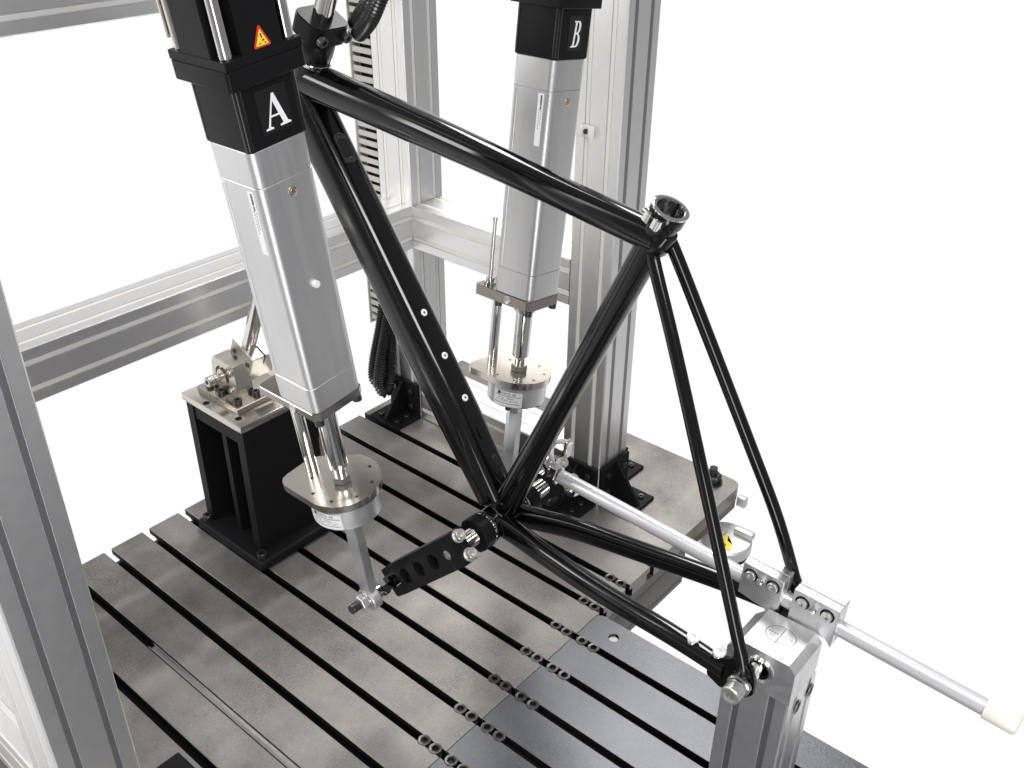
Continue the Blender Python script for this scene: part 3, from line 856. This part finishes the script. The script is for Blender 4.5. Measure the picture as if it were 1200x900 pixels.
# seat tube
sb, st = Vector((-.693, FY, .318)), Vector((-.4806, FY, .7908))
sd = (st - sb).normalized()
bm = bmesh.new(); tube(bm, lin(sb, st - sd * .015, 12), [(.0185 - .003 * min(1, i / 4), .0190 - .0035 * min(1, i / 4)) for i in range(12)], 40, ex=2.15); fobj('seat_tube', bm)
# open seat tube mouth with silver collar
def ring_obj(nm, c, d, r0, r1, h, m, n=48):
    bm = bmesh.new(); lathe(bm, c, d, [(0, r1), (h * .15, r1 + .0004), (h * .9, r1 + .0004), (h, r1), (h, r0), (0, r0)], n, closed=True); return fobj(nm, bm, m, 30)
ring_obj('seat_tube_mouth', st - sd * .016, sd, .0155, .0168, .014, 'black_paint')
col_ = ring_obj('seat_collar', st - sd * .006, sd, .0160, .0192, .013, 'black_paint')
ring_obj('collar_rim', st + sd * .0071, sd, .0157, .0196, .0022, 'chrome')
bm = bmesh.new(); lathe(bm, st - sd * .022, sd, [(0, .0148), (.030, .0148), (.030, .0155), (0, .0155)], 40, closed=True); fobj('seat_tube_lining', bm, 'lining')
# clamp ears and bolt of the collar, on the side facing the front of the bike
back = Vector((-sd.z, 0, sd.x))
lug = (back * .12 + Vector((0, -.99, 0))).normalized(); ltan = sd.cross(lug).normalized()
ec = st + sd * -.001 + lug * .0205
for s in (-1, 1):
    bm = bmesh.new(); m4 = basis(ec + ltan * (s * .0062), lug, ltan)
    prism(bm, rrect(.010, .0085, .001), m4 @ Matrix.Translation((0, 0, -.0055)), .011); fobj('collar_ear', bm, 'chrome', 30)
screw(ec + ltan * -.0106 - fr.location, -ltan, .0042, .004, 'steel', fr, 'collar_bolt')
bm = bmesh.new(); cyl(bm, ec - ltan * .0022, ec + ltan * .0022, .0025, n=12); fobj('collar_gap', bm, 'black_face')
bm = bmesh.new(); o_ = Vector((0, 1, 0)); t_ = sd.cross(o_).normalized()
vs = [bm.verts.new(st + sd * q + o_ * .0146 + t_ * w_) for q, w_ in ((-.018, -.0017), (.0085, -.0017), (.0085, .0017), (-.018, .0017))]; bm.faces.new(vs); fobj('collar_slot', bm, 'void')
# bottom bracket shell
bm = bmesh.new(); lathe(bm, BBc - Vector((0, .034, 0)), (0, 1, 0), [(0, .0205), (.002, .0222), (.066, .0222), (.068, .0205)], 48); fobj('bottom_bracket_shell', bm)
for s in (-1, 1):
    bm = bmesh.new(); lathe(bm, BBc + Vector((0, s * .0342, 0)), (0, s, 0), [(0, .0225), (.0022, .0225), (.003, .0205), (.003, .016)], 40); cup = fobj('bearing_cup', bm, 'chrome', 30)
# chain stays: (centre, half width y, half height)
for s in (-1, 1):
    c = [(-.702, FY + s * .012, .305), (-.655, FY + s * .020, .3105), (-.590, FY + s * .034, .3165), (-.50, FY + s * .047, .3205), (-.39, FY + s * .0585, .3285), (-.315, FY + s * .0655, .329)]
    P = spline(c, 6); n = len(P)
    rad = []
    for i in range(n):
        t = i / (n - 1)
        rad.append((.0135 - .0045 * t, .0170 - .0060 * t))
    bm = bmesh.new(); tube(bm, P, rad, 32, ex=2.7); fobj('chain_stay', bm)
# seat stays
for s in (-1, 1):
    if s < 0: c = [(-.492, FY - .004, .760), (-.4856, FY - .009, .7433), (-.4467, FY - .022, .6708), (-.397, FY - .041, .5773), (-.3321, FY - .060, .438), (-.3010, FY - .0655, .362), (-.294, FY - .0665, .338)]
    else: c = [(-.484, FY + .004, .770), (-.4756, FY + .009, .7555), (-.430, FY + .025, .6578), (-.3765, FY + .042, .5441), (-.3335, FY + .053, .4544), (-.303, FY + .064, .370), (-.294, FY + .0665, .338)]
    P = spline(c, 5); n = len(P)
    bm = bmesh.new(); tube(bm, P, [(.0068, .0072) if 3 < i < n - 6 else (.0072, .0085) for i in range(n)], 28); fobj('seat_stay', bm)
    # dropout: flat plate joining both stays
    bm = bmesh.new()
    out = [(-.335, .312), (-.335, .340), (-.312, .350), (-.300, .362), (-.286, .354), (-.279, .338), (-.279, .318), (-.286, .309), (-.300, .306), (-.318, .304)]
    prism(bm, out, basis((0, FY + s * .0665 + .004, 0), (1, 0, 0), (0, 0, 1)), .008)
    bmesh.ops.bevel(bm, geom=[e for e in bm.edges if e.calc_face_angle(0) > .9], offset=.0015, segments=2, affect='EDGES')
    fobj('dropout', bm, 'black_paint', 40)
# white cable guides on the near chain stay and one on the far seat stay
for q in ((-.360, FY - .0625, .341), (-.326, FY - .0645, .343)):
    bm = bmesh.new(); lathe(bm, q, (.1, -.1, 1), [(0, .0032), (.005, .0032), (.005, .0074), (.0082, .0074), (.0090, .0064), (.0090, .0030), (.006, .0026)], 20); fobj('cable_guide', bm, 'white', 30)
    bm = bmesh.new(); lathe(bm, q, (.1, -.1, 1), [(-.004, .006), (.0015, .006), (.003, .0045)], 16); fobj('guide_boss', bm, 'chrome')
bm = bmesh.new(); lathe(bm, (-.318, FY + .052, .372), (-.6, -.5, .5), [(0, .006), (.006, .007), (.009, .005)], 16); fobj('cable_guide', bm, 'white')
# welded lug under the seat collar where both seat stays run into the seat tube
bm = bmesh.new(); tube(bm, [(-.4965, FY, .7480), (-.4885, FY, .7570), (-.4805, FY, .7660), (-.474, FY, .7720)], [(.0130, .010), (.0158, .0135), (.0150, .0120), (.0105, .007)], 28); fobj('seat_lug', bm)
# weld fillets round the tube joints
def fillet(c, d, r, w):
    bm = bmesh.new(); n_ = 40; k_ = 10
    s_, u_, d_ = frame_of(d)
    rings = []
    for i in range(n_):
        a_ = 2 * PI * i / n_; o_ = s_ * math.cos(a_) + u_ * math.sin(a_)
        ww = w * (1 + .18 * math.sin(i * 5.0))
        rings.append([Vector(c) + o_ * (r + ww * math.cos(2 * PI * k / k_)) + d_ * (ww * math.sin(2 * PI * k / k_)) for k in range(k_)])
    loft(bm, rings, False, True); fobj('weld_bead', bm, 'black_paint', 80)
fillet(BBc - Vector((0, .0315, 0)), (0, 1, 0), .0210, .0022)
fillet(BBc + Vector((0, .0315, 0)), (0, 1, 0), .0210, .0022)
fillet(BBc + sd * .0215, sd, .0180, .0026)
fillet(HT - sa * .0015, sa, .0225, .0018)

# ------------------------------------------------------------------ steerer clamp, bar and dummy fork
hs = empty('headset_clamp', HT, 'black split clamp block on top of the head tube', 'clamp')
def hobj(nm, bm, m, ang=35): o = add_obj(nm, bm, m, hs, ang); o.location = -Vector(HT); return o
bm = bmesh.new(); lathe(bm, HT + sa * .0002, sa, [(0, .0242), (.004, .0246), (.0045, .0242)], 40); hobj('spacer_ring', bm, 'chrome')
bm = bmesh.new(); lathe(bm, HT + sa * .0048, sa, [(0, .0225), (.001, .0232), (.0275, .0232), (.0285, .0225)], 40); hobj('bearing_sleeve', bm, 'black_face')
c0 = HT + sa * .0335
side = Vector((0, 1, 0)); fw = side.cross(sa).normalized()
m4 = basis(c0, side, sa.cross(side))
shape = rrect(.056, .050, .014, 6)
bm = bmesh.new(); prism(bm, shape, m4, .026 if (m4.to_3x3() @ Vector((0, 0, 1))).dot(sa) > 0 else -.026)
bmesh.ops.bevel(bm, geom=[e for e in bm.edges if e.calc_face_angle(0) > 1.2], offset=.0015, segments=2, affect='EDGES')
hobj('clamp_body', bm, 'black_anod')
fwd = sa.cross(side); fwd = fwd if fwd.x > 0 else -fwd
for y in (-.019, .019):
    o = screw(c0 + sa * .013 + Vector((0, y, 0)) + fwd * .0252 - HT, fwd, .0068, .006, 'black_steel', hs, 'clamp_bolt')
bm = bmesh.new(); lathe(bm, c0 + sa * .0262, sa, [(0, .0125), (.30, .0125)], 32)
o = add_obj('steerer_bar', bm, 'chrome'); tag(o, 'polished steel bar rising out of the black head clamp', 'bar')

piv = Vector((-1.268, FY, .322))
fd = (HB - piv).normalized()
fk = empty('dummy_fork', piv, 'polished steel bar and clamp block replacing the fork, behind actuator A', 'fork bar')
def kobj(nm, bm, m, ang=35): o = add_obj(nm, bm, m, fk, ang); o.location = -piv; return o
bm = bmesh.new(); cyl(bm, piv + fd * .045, HB - fd * .001, .0118, n=32); kobj('bar', bm, 'chrome')
bm = bmesh.new(); lathe(bm, HB - fd * .035, fd, [(0, .020), (.034, .026)], 32); kobj('crown_cup', bm, 'black_face')
fx = Vector((0, 1, 0)); fz = fd; fw2 = fx.cross(fz).normalized()
fw2 = fw2 if fw2.x > 0 else -fw2
m4 = basis(piv, fw2, fx)
# clamp block, square, upper split faces
bm = bmesh.new()
zloc = (m4.to_3x3() @ Vector((0, 0, 1))); sg = 1 if zloc.dot(fd) > 0 else -1
prism(bm, [(-.028, -.024), (.028, -.024), (.028, .024), (-.028, .024)], m4 @ Matrix.Translation((0, .012, sg * .002)), sg * .052)
bmesh.ops.bevel(bm, geom=bm.edges[:], offset=.0012, segments=1, affect='EDGES')
kobj('clamp_block', bm, 'alu_mid', 25)
bm = bmesh.new(); p_ = piv + fd * .0545 + Vector((0, .012, 0)); box(bm, -.0004, .0284, -.0008, .0008, -.020, .0008)
for v in bm.verts: v.co = p_ + fw2 * v.co.x + Vector((0, v.co.y, 0)) + fd * v.co.z
kobj('clamp_slit', bm, 'void')
for dz in (.016, .034):
    for w_ in (-.017, .019):
        screw(piv + fd * dz + fw2 * w_ + Vector((0, -.0122, 0)) - piv, (0, -1, 0), .0042, .001, 'black_steel', fk, 'clamp_screw')

# ------------------------------------------------------------------ black pedestal with pillow block
pd = empty('pedestal', (-1.262, .80, 0), 'black cast pedestal bolted to the table behind actuator A', 'pedestal')
x0, x1, y0, y1 = -1.155 + 1.262, -1.343 + 1.262, .704 - .80, .116
X0, X1 = -.084, .107
bm = bmesh.new(); box(bm, X0, X1, -.096, .100, 0, .020, .006, 3); add_obj('base_plate', bm, 'black_matt', pd)
for x, y in ((X0 + .016, -.082), (X1 - .016, -.082), (X1 - .016, .086), (X0 + .016, .086)):
    screw((x, y, .020), (0, 0, 1), .0088, .010, 'black_steel', pd, 'base_bolt')
b0, b1 = -.077, .080
ht = .268
# hollow column: back wall, two side walls and a web, open towards the viewer's left (-Y)
bm = bmesh.new()
box(bm, b0, b0 + .018, -.076, .080, .0202, ht); add_obj('column_wall', bm, 'black_matt', pd)
bm = bmesh.new(); box(bm, b1 - .018, b1, -.076, .080, .0202, ht); add_obj('column_wall', bm, 'black_matt', pd)
bm = bmesh.new(); box(bm, b0 + .0182, b1 - .0182, -.020, .078, .0202, ht - .0304); add_obj('column_wall', bm, 'black_matt', pd)
bm = bmesh.new(); box(bm, b0 + .0182, b1 - .0182, -.074, .078, ht - .030, ht); add_obj('column_head', bm, 'black_matt', pd)
bm = bmesh.new(); box(bm, -.006, .006, -.062, -.0202, .0202, ht - .0302); add_obj('column_web', bm, 'black_matt', pd)
for z in (.10, .235):
    bm = bmesh.new(); lathe(bm, (b1 - .0005, -.052, z), (1, 0, 0), [(0, .0065), (.0012, .0065), (.0012, .0045), (.0004, .004)], 20); add_obj('threaded_hole', bm, 'void', pd)
bm = bmesh.new(); box(bm, b0 - .004, b1 + .004, -.080, .084, ht + .0002, ht + .0135, .0012, 2); add_obj('top_plate', bm, 'nickel', pd)
bm = bmesh.new(); box(bm, -.062, .052, -.060, .045, ht + .0137, ht + .0245, .001, 1)
add_obj('riser_plate', bm, 'nickel', pd)
for x, y in ((-.044, -.046), (-.012, -.046), (.034, -.046), (.034, -.010), (-.044, .03)):
    screw((x, y, ht + .0245), (0, 0, 1), .0066, .0062, 'black_steel', pd, 'cap_screw')
for x, y in ((.060, -.066), (-.020, -.072)):
    bm = bmesh.new(); cyl(bm, (x, y, ht + .0130), (x, y, ht + .0138), .0055, n=16); add_obj('threaded_hole', bm, 'void', pd)
# bearing bracket
zb = ht + .0247
bm = bmesh.new()
out = [(-.034, 0), (.034, 0), (.034, .010), (.030, .058), (-.022, .062), (-.030, .050), (-.034, .010)]
pzx = piv.x - pd.location.x
holed_plate(bm, out, [(-.004, .0310, .0185)], basis((pzx, -.010, zb), (1, 0, 0), (0, 0, 1)), .030)
add_obj('bearing_bracket', bm, 'nickel', pd, 30)
axl = Vector((pzx - .004, -.040, zb + .031))
bm = bmesh.new(); lathe(bm, axl + Vector((0, .004, 0)), (0, 1, 0), [(0, .0182), (.026, .0182), (.026, .0135), (0, .0135)], 32, closed=True); add_obj('bearing_race', bm, 'steel', pd, 30)
bm = bmesh.new(); lathe(bm, axl - Vector((0, .002, 0)), (0, 1, 0), [(0, .0125), (.032, .0125)], 32); add_obj('bearing_inner', bm, 'nickel', pd, 30)
bm = bmesh.new(); lathe(bm, axl - Vector((0, .030, 0)), (0, 1, 0), [(0, .0075), (.001, .0090), (.011, .0090), (.011, .0055), (.0125, .0055), (.0125, .0085), (.020, .0085), (.020, .0055), (.05, .0055)], 24); add_obj('axle', bm, 'steel', pd, 30)
bm = bmesh.new(); cyl(bm, axl - Vector((0, .0304, 0)), axl - Vector((0, .0295, 0)), .004, n=6); add_obj('axle_socket', bm, 'void', pd)
for dx, dz in ((-.024, .006), (.022, .010), (.026, .046)):
    screw((axl.x + dx, -.0402, zb + dz + .002), (0, -1, 0), .0038, .004, 'steel', pd, 'small_screw')

# ------------------------------------------------------------------ crank adapters
def crank_adapter(s, label, pivot, detailed):
    """s=-1 near side, +1 far side"""
    r = empty('crank_adapter', BBc, label, 'crank arm', 'crank adapters on the bottom bracket')
    ax = Vector((0, s, 0))
    def o_(nm, bm, m, ang=35): return add_obj(nm, bm, m, r, ang)
    # locking ring
    bm = bmesh.new(); lathe(bm, ax * .0375, ax, [(0, .018), (.0, .0238), (.0012, .0250), (.0180, .0250), (.0195, .0238), (.0195, .014)], 12 if s < 0 else 32); o_('locking_ring', bm, 'black_anod', 30)
    bm = bmesh.new()
    prof = [(.0, .0115)]
    a_ = .060
    y = .0
    prof = []
    while y < .036:
        prof += [(y, .0108), (y + .0012, .0122)]; y += .0024
    lathe(bm, ax * .0545, ax, prof, 28); o_('threaded_spindle', bm, 'steel', 20)
    # arm: pointing 45 degrees down towards the front
    u = Vector((-.7071, 0, -.7071)); v = Vector((-.7071, 0, .7071))
    yf = .107 if s < 0 else .135
    th = .023
    org = ax * (yf - th) if s < 0 else ax * (yf - th)
    m4 = basis(org, u, v)
    sg = 1 if (m4.to_3x3() @ Vector((0, 0, 1))).dot(ax) > 0 else -1
    out = [(-.022, -.0235), (.140, -.0235), (.166, -.0225), (.168, -.0190), (.168, -.0095), (.146, -.0095)] + [(.146 + .0095 * -math.sin(a), .0095 * -math.cos(a)) for a in [k * PI / 8 for k in range(1, 8)]] + [(.146, .0095), (.168, .0095), (.168, .0190), (.166, .0225), (.140, .0235), (-.022, .0235)]
    bm = bmesh.new(); holed_plate(bm, out, [(.038, 0, .0112), (.078, 0, .0112), (.118, 0, .0112)], m4, sg * th)
    o_('arm', bm, 'black_anod', 30)
    # end clamp screws on the top end face
    for q in (-.0140, .0140):
        p = ax * (yf - th * .62) - u * .0222 + v * q
        bm = bmesh.new(); lathe(bm, p, -u, [(0, .0092), (.0015, .0092)], 24); o_('washer', bm, 'cap_steel')
        screw(p - u * .0016, -u, .0075, .0085, 'cap_steel', r, 'clamp_screw')
    # split line and countersunk screw on the face
    bm = bmesh.new(); lathe(bm, ax * (yf + .0001) , ax, [(0, .0068), (.0005, .0068), (.0005, .0045), (-.0006, .002)], 20); o_('end_screw', bm, 'steel')
    bm = bmesh.new()
    for (u0, v0, u1, v1) in ((-.001, .0072, -.002, .0233), (.001, -.0072, .002, -.0233)):
        c = ax * (yf + .00015)
        p = [c + u * (u0 - .0005) + v * v0, c + u * (u0 + .0005) + v * v0, c + u * (u1 + .0005) + v * v1, c + u * (u1 - .0005) + v * v1]
        vs = [bm.verts.new(q) for q in p]; bm.faces.new(vs)
    o_('split_line', bm, 'graphite')
    # pin through the slot carrying the rod end
    pc = u * .168
    bm = bmesh.new(); cyl(bm, pc + ax * (yf - th - .004), pc + ax * (yf + .014), .0085, n=24); o_('pin', bm, 'black_steel')
    bm = bmesh.new(); lathe(bm, pc + ax * (yf - .004), ax, [(0, .0118), (.022, .0118)], 6); o_('pin_hexagon', bm, 'chrome', 25)
    bm = bmesh.new(); cyl(bm, pc + ax * (yf + .01), pc + ax * (yf + .066), .0066, n=20)
    prof = []
    y = yf + .046
    while y < yf + .072: prof += [(y, .0058), (y + .001, .0068)]; y += .002
    lathe(bm, pc, ax, prof, 20); o_('axle_thread', bm, 'black_steel')
    bm = bmesh.new(); lathe(bm, pc + ax * (yf + .0195), ax, [(0, .0105), (.006, .0105)], 20); o_('spacer', bm, 'steel', 25)
    bm = bmesh.new(); lathe(bm, pc + ax * (yf + .0460), ax, [(0, .0120), (.0012, .0120)], 24); o_('washer', bm, 'steel', 25)
    bm = bmesh.new(); nut(bm, pc + ax * (yf + .0474), ax, .0118, .009); o_('nut', bm, 'alu_bright', 25)
    return r
crank_adapter(-1, 'black drilled crank arm with three round holes below actuator A', None, True)
crank_adapter(1, 'black crank arm on the far side, mostly hidden by the seat tube', None, True)

# chain adapter ring on the far side: bright curved cam the tie rod is pinned to
cr_ = empty('shackle', (-.641, .868, .384), 'bright curved metal shackle around the start of the tie rod', 'shackle')
bm = bmesh.new()
P = [Vector((.027 * math.cos(math.radians(a)), 0, .031 * math.sin(math.radians(a)))) for a in range(78, 290, 8)]
tube(bm, P, [(.006, .0022)] * len(P), 12, ex=3); add_obj('bow', bm, 'alu_bright', cr_, 40)
bm = bmesh.new(); box(bm, .000, .004, -.006, .006, .010, .036, .0006, 1); add_obj('lug', bm, 'steel', cr_)

# ------------------------------------------------------------------ tie rod with its clamps
RY, RZ = .845, .366
def rz(x): return .378 + (x + .645) * (-.050)
rod = empty('tie_rod', (-.645, RY, rz(-.645)), 'long satin white round tie rod with an ivory cap, running past the rear fixture', 'rod')
def robj(nm, bm, m, ang=35): o = add_obj(nm, bm, m, rod, ang); o.location = -rod.location; return o
ra = Vector((-.632, RY, rz(-.632))); rb_ = Vector((-.068, RY, rz(-.068)))
bm = bmesh.new(); cyl(bm, ra, rb_, .0094, n=32); robj('rod', bm, 'rod_white')
rdir = (rb_ - ra).normalized()
bm = bmesh.new(); lathe(bm, rb_ - rdir * .012, rdir, [(0, .0112), (.001, .0118), (.030, .0118), (.033, .0105), (.034, .008)], 32); robj('end_cap', bm, 'nylon')
bm = bmesh.new(); nut(bm, ra - rdir * .014, rdir, .0135, .012); robj('lock_nut', bm, 'steel', 25)
bm = bmesh.new(); lathe(bm, ra - rdir * .020, rdir, [(0, .0085), (.006, .0085)], 20); robj('neck', bm, 'steel')
bm = bmesh.new(); lathe(bm, ra - rdir * .030 - Vector((0, .007, 0)), (0, 1, 0), [(0, .014), (.014, .014), (.014, .0085), (0, .0085)], 28, closed=True); robj('rod_eye', bm, 'steel')
# second eye below, on a lower bolt
bm = bmesh.new(); lathe(bm, (-.640, RY + .03, .338), (.3, 1, 0), [(0, .014), (.012, .014), (.012, .0085), (0, .0085)], 28, closed=True)
o = add_obj('eye_bolt', bm, 'steel'); tag(o, 'small steel ring eye just below the start of the tie rod', 'eye bolt')

def rod_clamp(xc, length, label, low):
    r = empty('rod_clamp', (xc, RY, rz(xc)), label, 'clamp', 'aluminium clamps on the tie rod')
    r.rotation_euler = (0, .045, 0)
    L = length / 2
    zb_, zt2 = -.014, .032
    if low: out = [(-L, zb_), (L * .70, zb_ - .006), (L, zb_ + .006), (L, zt2), (-L, zt2)]
    else: out = [(-L, zb_), (L * .72, zb_), (L, zb_ - .008), (L, zt2), (-L, zt2)]
    for y_ in (-.0004, .0130):
        bm = bmesh.new(); prism(bm, out, basis((0, y_, 0), (1, 0, 0), (0, 0, 1)), .0126)
        bmesh.ops.bevel(bm, geom=[e for e in bm.edges if len(e.link_faces) == 2 and e.calc_face_angle(0) > .3], offset=.0007, segments=1, affect='EDGES')
        add_obj('jaw', bm, 'alu_bright', r, 30)
    bm = bmesh.new(); box(bm, -L + .001, L - .001, -.0005, .0005, zb_ + .001, zt2 - .001); add_obj('jaw_gap', bm, 'void', r)
    for x in (-L * .55, L * .55):
        bm = bmesh.new(); lathe(bm, (x, -.0131, .019), (0, -1, 0), [(0, .0084), (.0005, .0084), (.0005, .0068), (-.0004, .0066)], 28); add_obj('counterbore', bm, 'void', r)
        screw((x, -.0128, .019), (0, -1, 0), .0064, .0045, 'cap_steel', r, 'clamp_screw')
    bm = bmesh.new(); lathe(bm, (0, -.013, .018), (-.3, -1, .2), [(-.003, .0030), (.003, .0030), (.003, .0042), (.0055, .0042), (.0065, .003)], 14); add_obj('grease_nipple', bm, 'steel', r)
    return r
rod_clamp(-.332, .051, 'aluminium clamp block on the tie rod left of the fixture head', True)
rod_clamp(-.267, .054, 'aluminium clamp block on the tie rod above the fixture post right edge', False)

# ------------------------------------------------------------------ rear dropout fixture: post + head block
FXa, FXb = -.330, -.250
fx_ = empty('rear_fixture', ((FXa + FXb) / 2, .79, 0), 'silver grooved upright with a chamfered head between the rear dropouts', 'fixture')
WF = FXb - FXa
m4 = basis((-WF / 2, -.0245, 0), (1, 0, 0), (0, 1, 0))
bm = bmesh.new()
save = WP
pp = [(x * WF / .086, y * .072 / .086) for x, y in profile_poly(.086, .0105, (.25, .75), .003)]
prism(bm, pp, m4 @ Matrix.Translation((0, 0, .001)), .292); add_obj('upright', bm, 'alu_ext', fx_, 30)
for c in (.25, .75):
    bm = bmesh.new(); xx = -WF / 2 + c * WF
    box(bm, xx - .0034, xx + .0034, -.0225, -.0215, .001, .292); add_obj('groove_strip', bm, 'alu_dark', fx_)
# head block with bevelled shoulders, drilled for the axle bearing
Ztop = .3495
zc0 = .2935
bm = bmesh.new()
bx = WF / 2 + .0006
out = [(-bx, zc0), (bx, zc0), (bx, Ztop - .0095), (bx - .0085, Ztop), (-bx + .0150, Ztop), (-bx, Ztop - .0165)]
AXx = -.296 - fx_.location.x; AXz = .327
AXx = .000; 
AX = Vector((-.2935, 0, .3275))
holed_plate(bm, out, [(AX.x - fx_.location.x + .004, AX.z - .004, .0160)], basis((0, .0395, 0), (1, 0, 0), (0, 0, 1)), .0648)
bmesh.ops.bevel(bm, geom=[e for e in bm.edges if e.calc_face_angle(0) > .5 and len({round(v.co.y, 4) for v in e.verts}) == 2 and (e.verts[0].co - e.verts[1].co).length > .05 and abs(e.verts[0].co.z) > .30 and False], offset=.001, segments=1, affect='EDGES') if False else None
add_obj('head_block', bm, 'alu_bright', fx_, 30)
# engraved round mark on the top
bm = bmesh.new()
cxm, cym, cz = .004, .010, Ztop + .0001
def arc(bm, r0, r1, a0, a1, n=24, sy=.78):
    for i in range(n):
        t0 = math.radians(a0 + (a1 - a0) * i / n); t1 = math.radians(a0 + (a1 - a0) * (i + 1) / n)
        vs = [bm.verts.new((cxm + r * math.cos(t), cym + r * math.sin(t) * sy, cz)) for r, t in ((r0, t0), (r1, t0), (r1, t1), (r0, t1))]
        bm.faces.new(vs)
arc(bm, .0165, .0180, 0, 360, 40); arc(bm, .0125, .0131, 20, 160); arc(bm, .0125, .0131, 200, 340); arc(bm, .0085, .0091, 30, 150); arc(bm, .0085, .0091, 210, 330)
vs = [bm.verts.new((cxm + x, cym + y, cz)) for x, y in ((-.0006, -.014), (.0006, -.014), (.0006, .014), (-.0006, .014))]; bm.faces.new(vs)
for i, xk in enumerate((-.013, -.010, -.007, -.004, .004, .007, .010, .013)):
    vs = [bm.verts.new((cxm + xk + a_, cym + b_, cz)) for a_, b_ in ((-.0010, -.0014), (.0006, -.0014), (.0010, .0014), (-.0006, .0014))]; bm.faces.new(vs)
M['engrave'] = mat("engraved_mark", (.34, .34, .36), .8, .5)
add_obj('engraved_mark', bm, 'engrave', fx_, sm=False)
# bearing around the axle
c = Vector((AX.x + .004, .7655, AX.z - .004)) - fx_.location
bm = bmesh.new(); lathe(bm, c - Vector((0, .004, 0)), (0, 1, 0), [(0, .0162), (.002, .0175), (.0035, .0175), (.0035, .0158), (.03, .0158), (.03, .0125), (.001, .0125)], 40, closed=True); add_obj('bearing_outer', bm, 'steel', fx_, 30)
bm = bmesh.new(); lathe(bm, c - Vector((0, .001, 0)), (0, 1, 0), [(0, .0124), (.02, .0124), (.02, .0098), (0, .0098)], 32, closed=True); add_obj('bearing_seal', bm, 'black_anod', fx_, 30)
for z in (.246, .225):
    pass
for yy in (.002, .034):
    bm = bmesh.new(); lathe(bm, (WF / 2 + .0004, yy, .269), (1, 0, 0), [(-.002, .004), (.001, .0095), (.0012, .0075), (-.001, .003)], 20); add_obj('recessed_screw', bm, 'black_steel', fx_)
ax_o = empty('rear_axle', (AX.x, FY, AX.z), 'steel through axle holding the near dropout to the fixture block', 'axle')
bm = bmesh.new(); cyl(bm, (.002, -.060, 0), (.002, .060, 0), .0085, n=28); add_obj('shaft', bm, 'chrome', ax_o)
bm = bmesh.new(); lathe(bm, (0, -.0715, 0), (0, -1, 0), [(0, .0135), (.005, .0135), (.006, .0118), (.009, .0118)], 32); add_obj('collar', bm, 'steel', ax_o)
bm = bmesh.new(); lathe(bm, (0, -.0640, 0), (0, 1, 0), [(0, .012), (.012, .012)], 28); add_obj('spacer', bm, 'chrome', ax_o)
screw((0, -.0806, 0), (0, -1, 0), .0112, .014, 'cap_steel', ax_o, 'cap_screw')

# ------------------------------------------------------------------ levelling foot under the far table edge
ft = empty('levelling_foot', (-.640, 1.392, -.075), 'round cast levelling foot with a yellow sticker under the table corner', 'machine foot')
bm = bmesh.new(); lathe(bm, (0, 0, -.020), (0, 0, 1), [(0, .046), (.003, .050), (.022, .050), (.026, .047)], 48); add_obj('foot_disc', bm, 'cast', ft, 30)
bm = bmesh.new(); cyl(bm, (0, 0, -.030), (0, 0, -.0202), .046, n=40); add_obj('rubber_pad', bm, 'black_matt', ft)
bm = bmesh.new(); cyl(bm, (-.034, 0, .0062), (-.034, 0, .0247), .012, n=24); add_obj('foot_stem', bm, 'cast', ft)
bm = bmesh.new(); box(bm, .004, .044, .018, .034, .0062, .020, .003, 2); add_obj('wedge_lug', bm, 'cast', ft)
bm = bmesh.new(); box(bm, -.044, -.006, -.014, .02, .0062, .012, .003, 2); add_obj('wedge_lug', bm, 'cast', ft)
bm = bmesh.new(); prism(bm, [(-.020, -.006), (-.004, -.010), (.006, .002), (.022, -.004), (.024, .006), (.006, .014), (-.004, .006), (-.020, .010)], Matrix.Translation((.006, -.016, .0064)) @ Matrix.Rotation(-.9, 4, 'Z'), .0006); add_obj('yellow_sticker', bm, 'yellow', ft, sm=False)
bm = bmesh.new(); box(bm, -.0225, -.004, .070, .083, .030, .052, .002); add_obj('side_lug', bm, 'cast', ft)

print('objects', len(bpy.data.objects), 'tris', sum(len(o.data.polygons) for o in bpy.data.objects if o.type == 'MESH'))
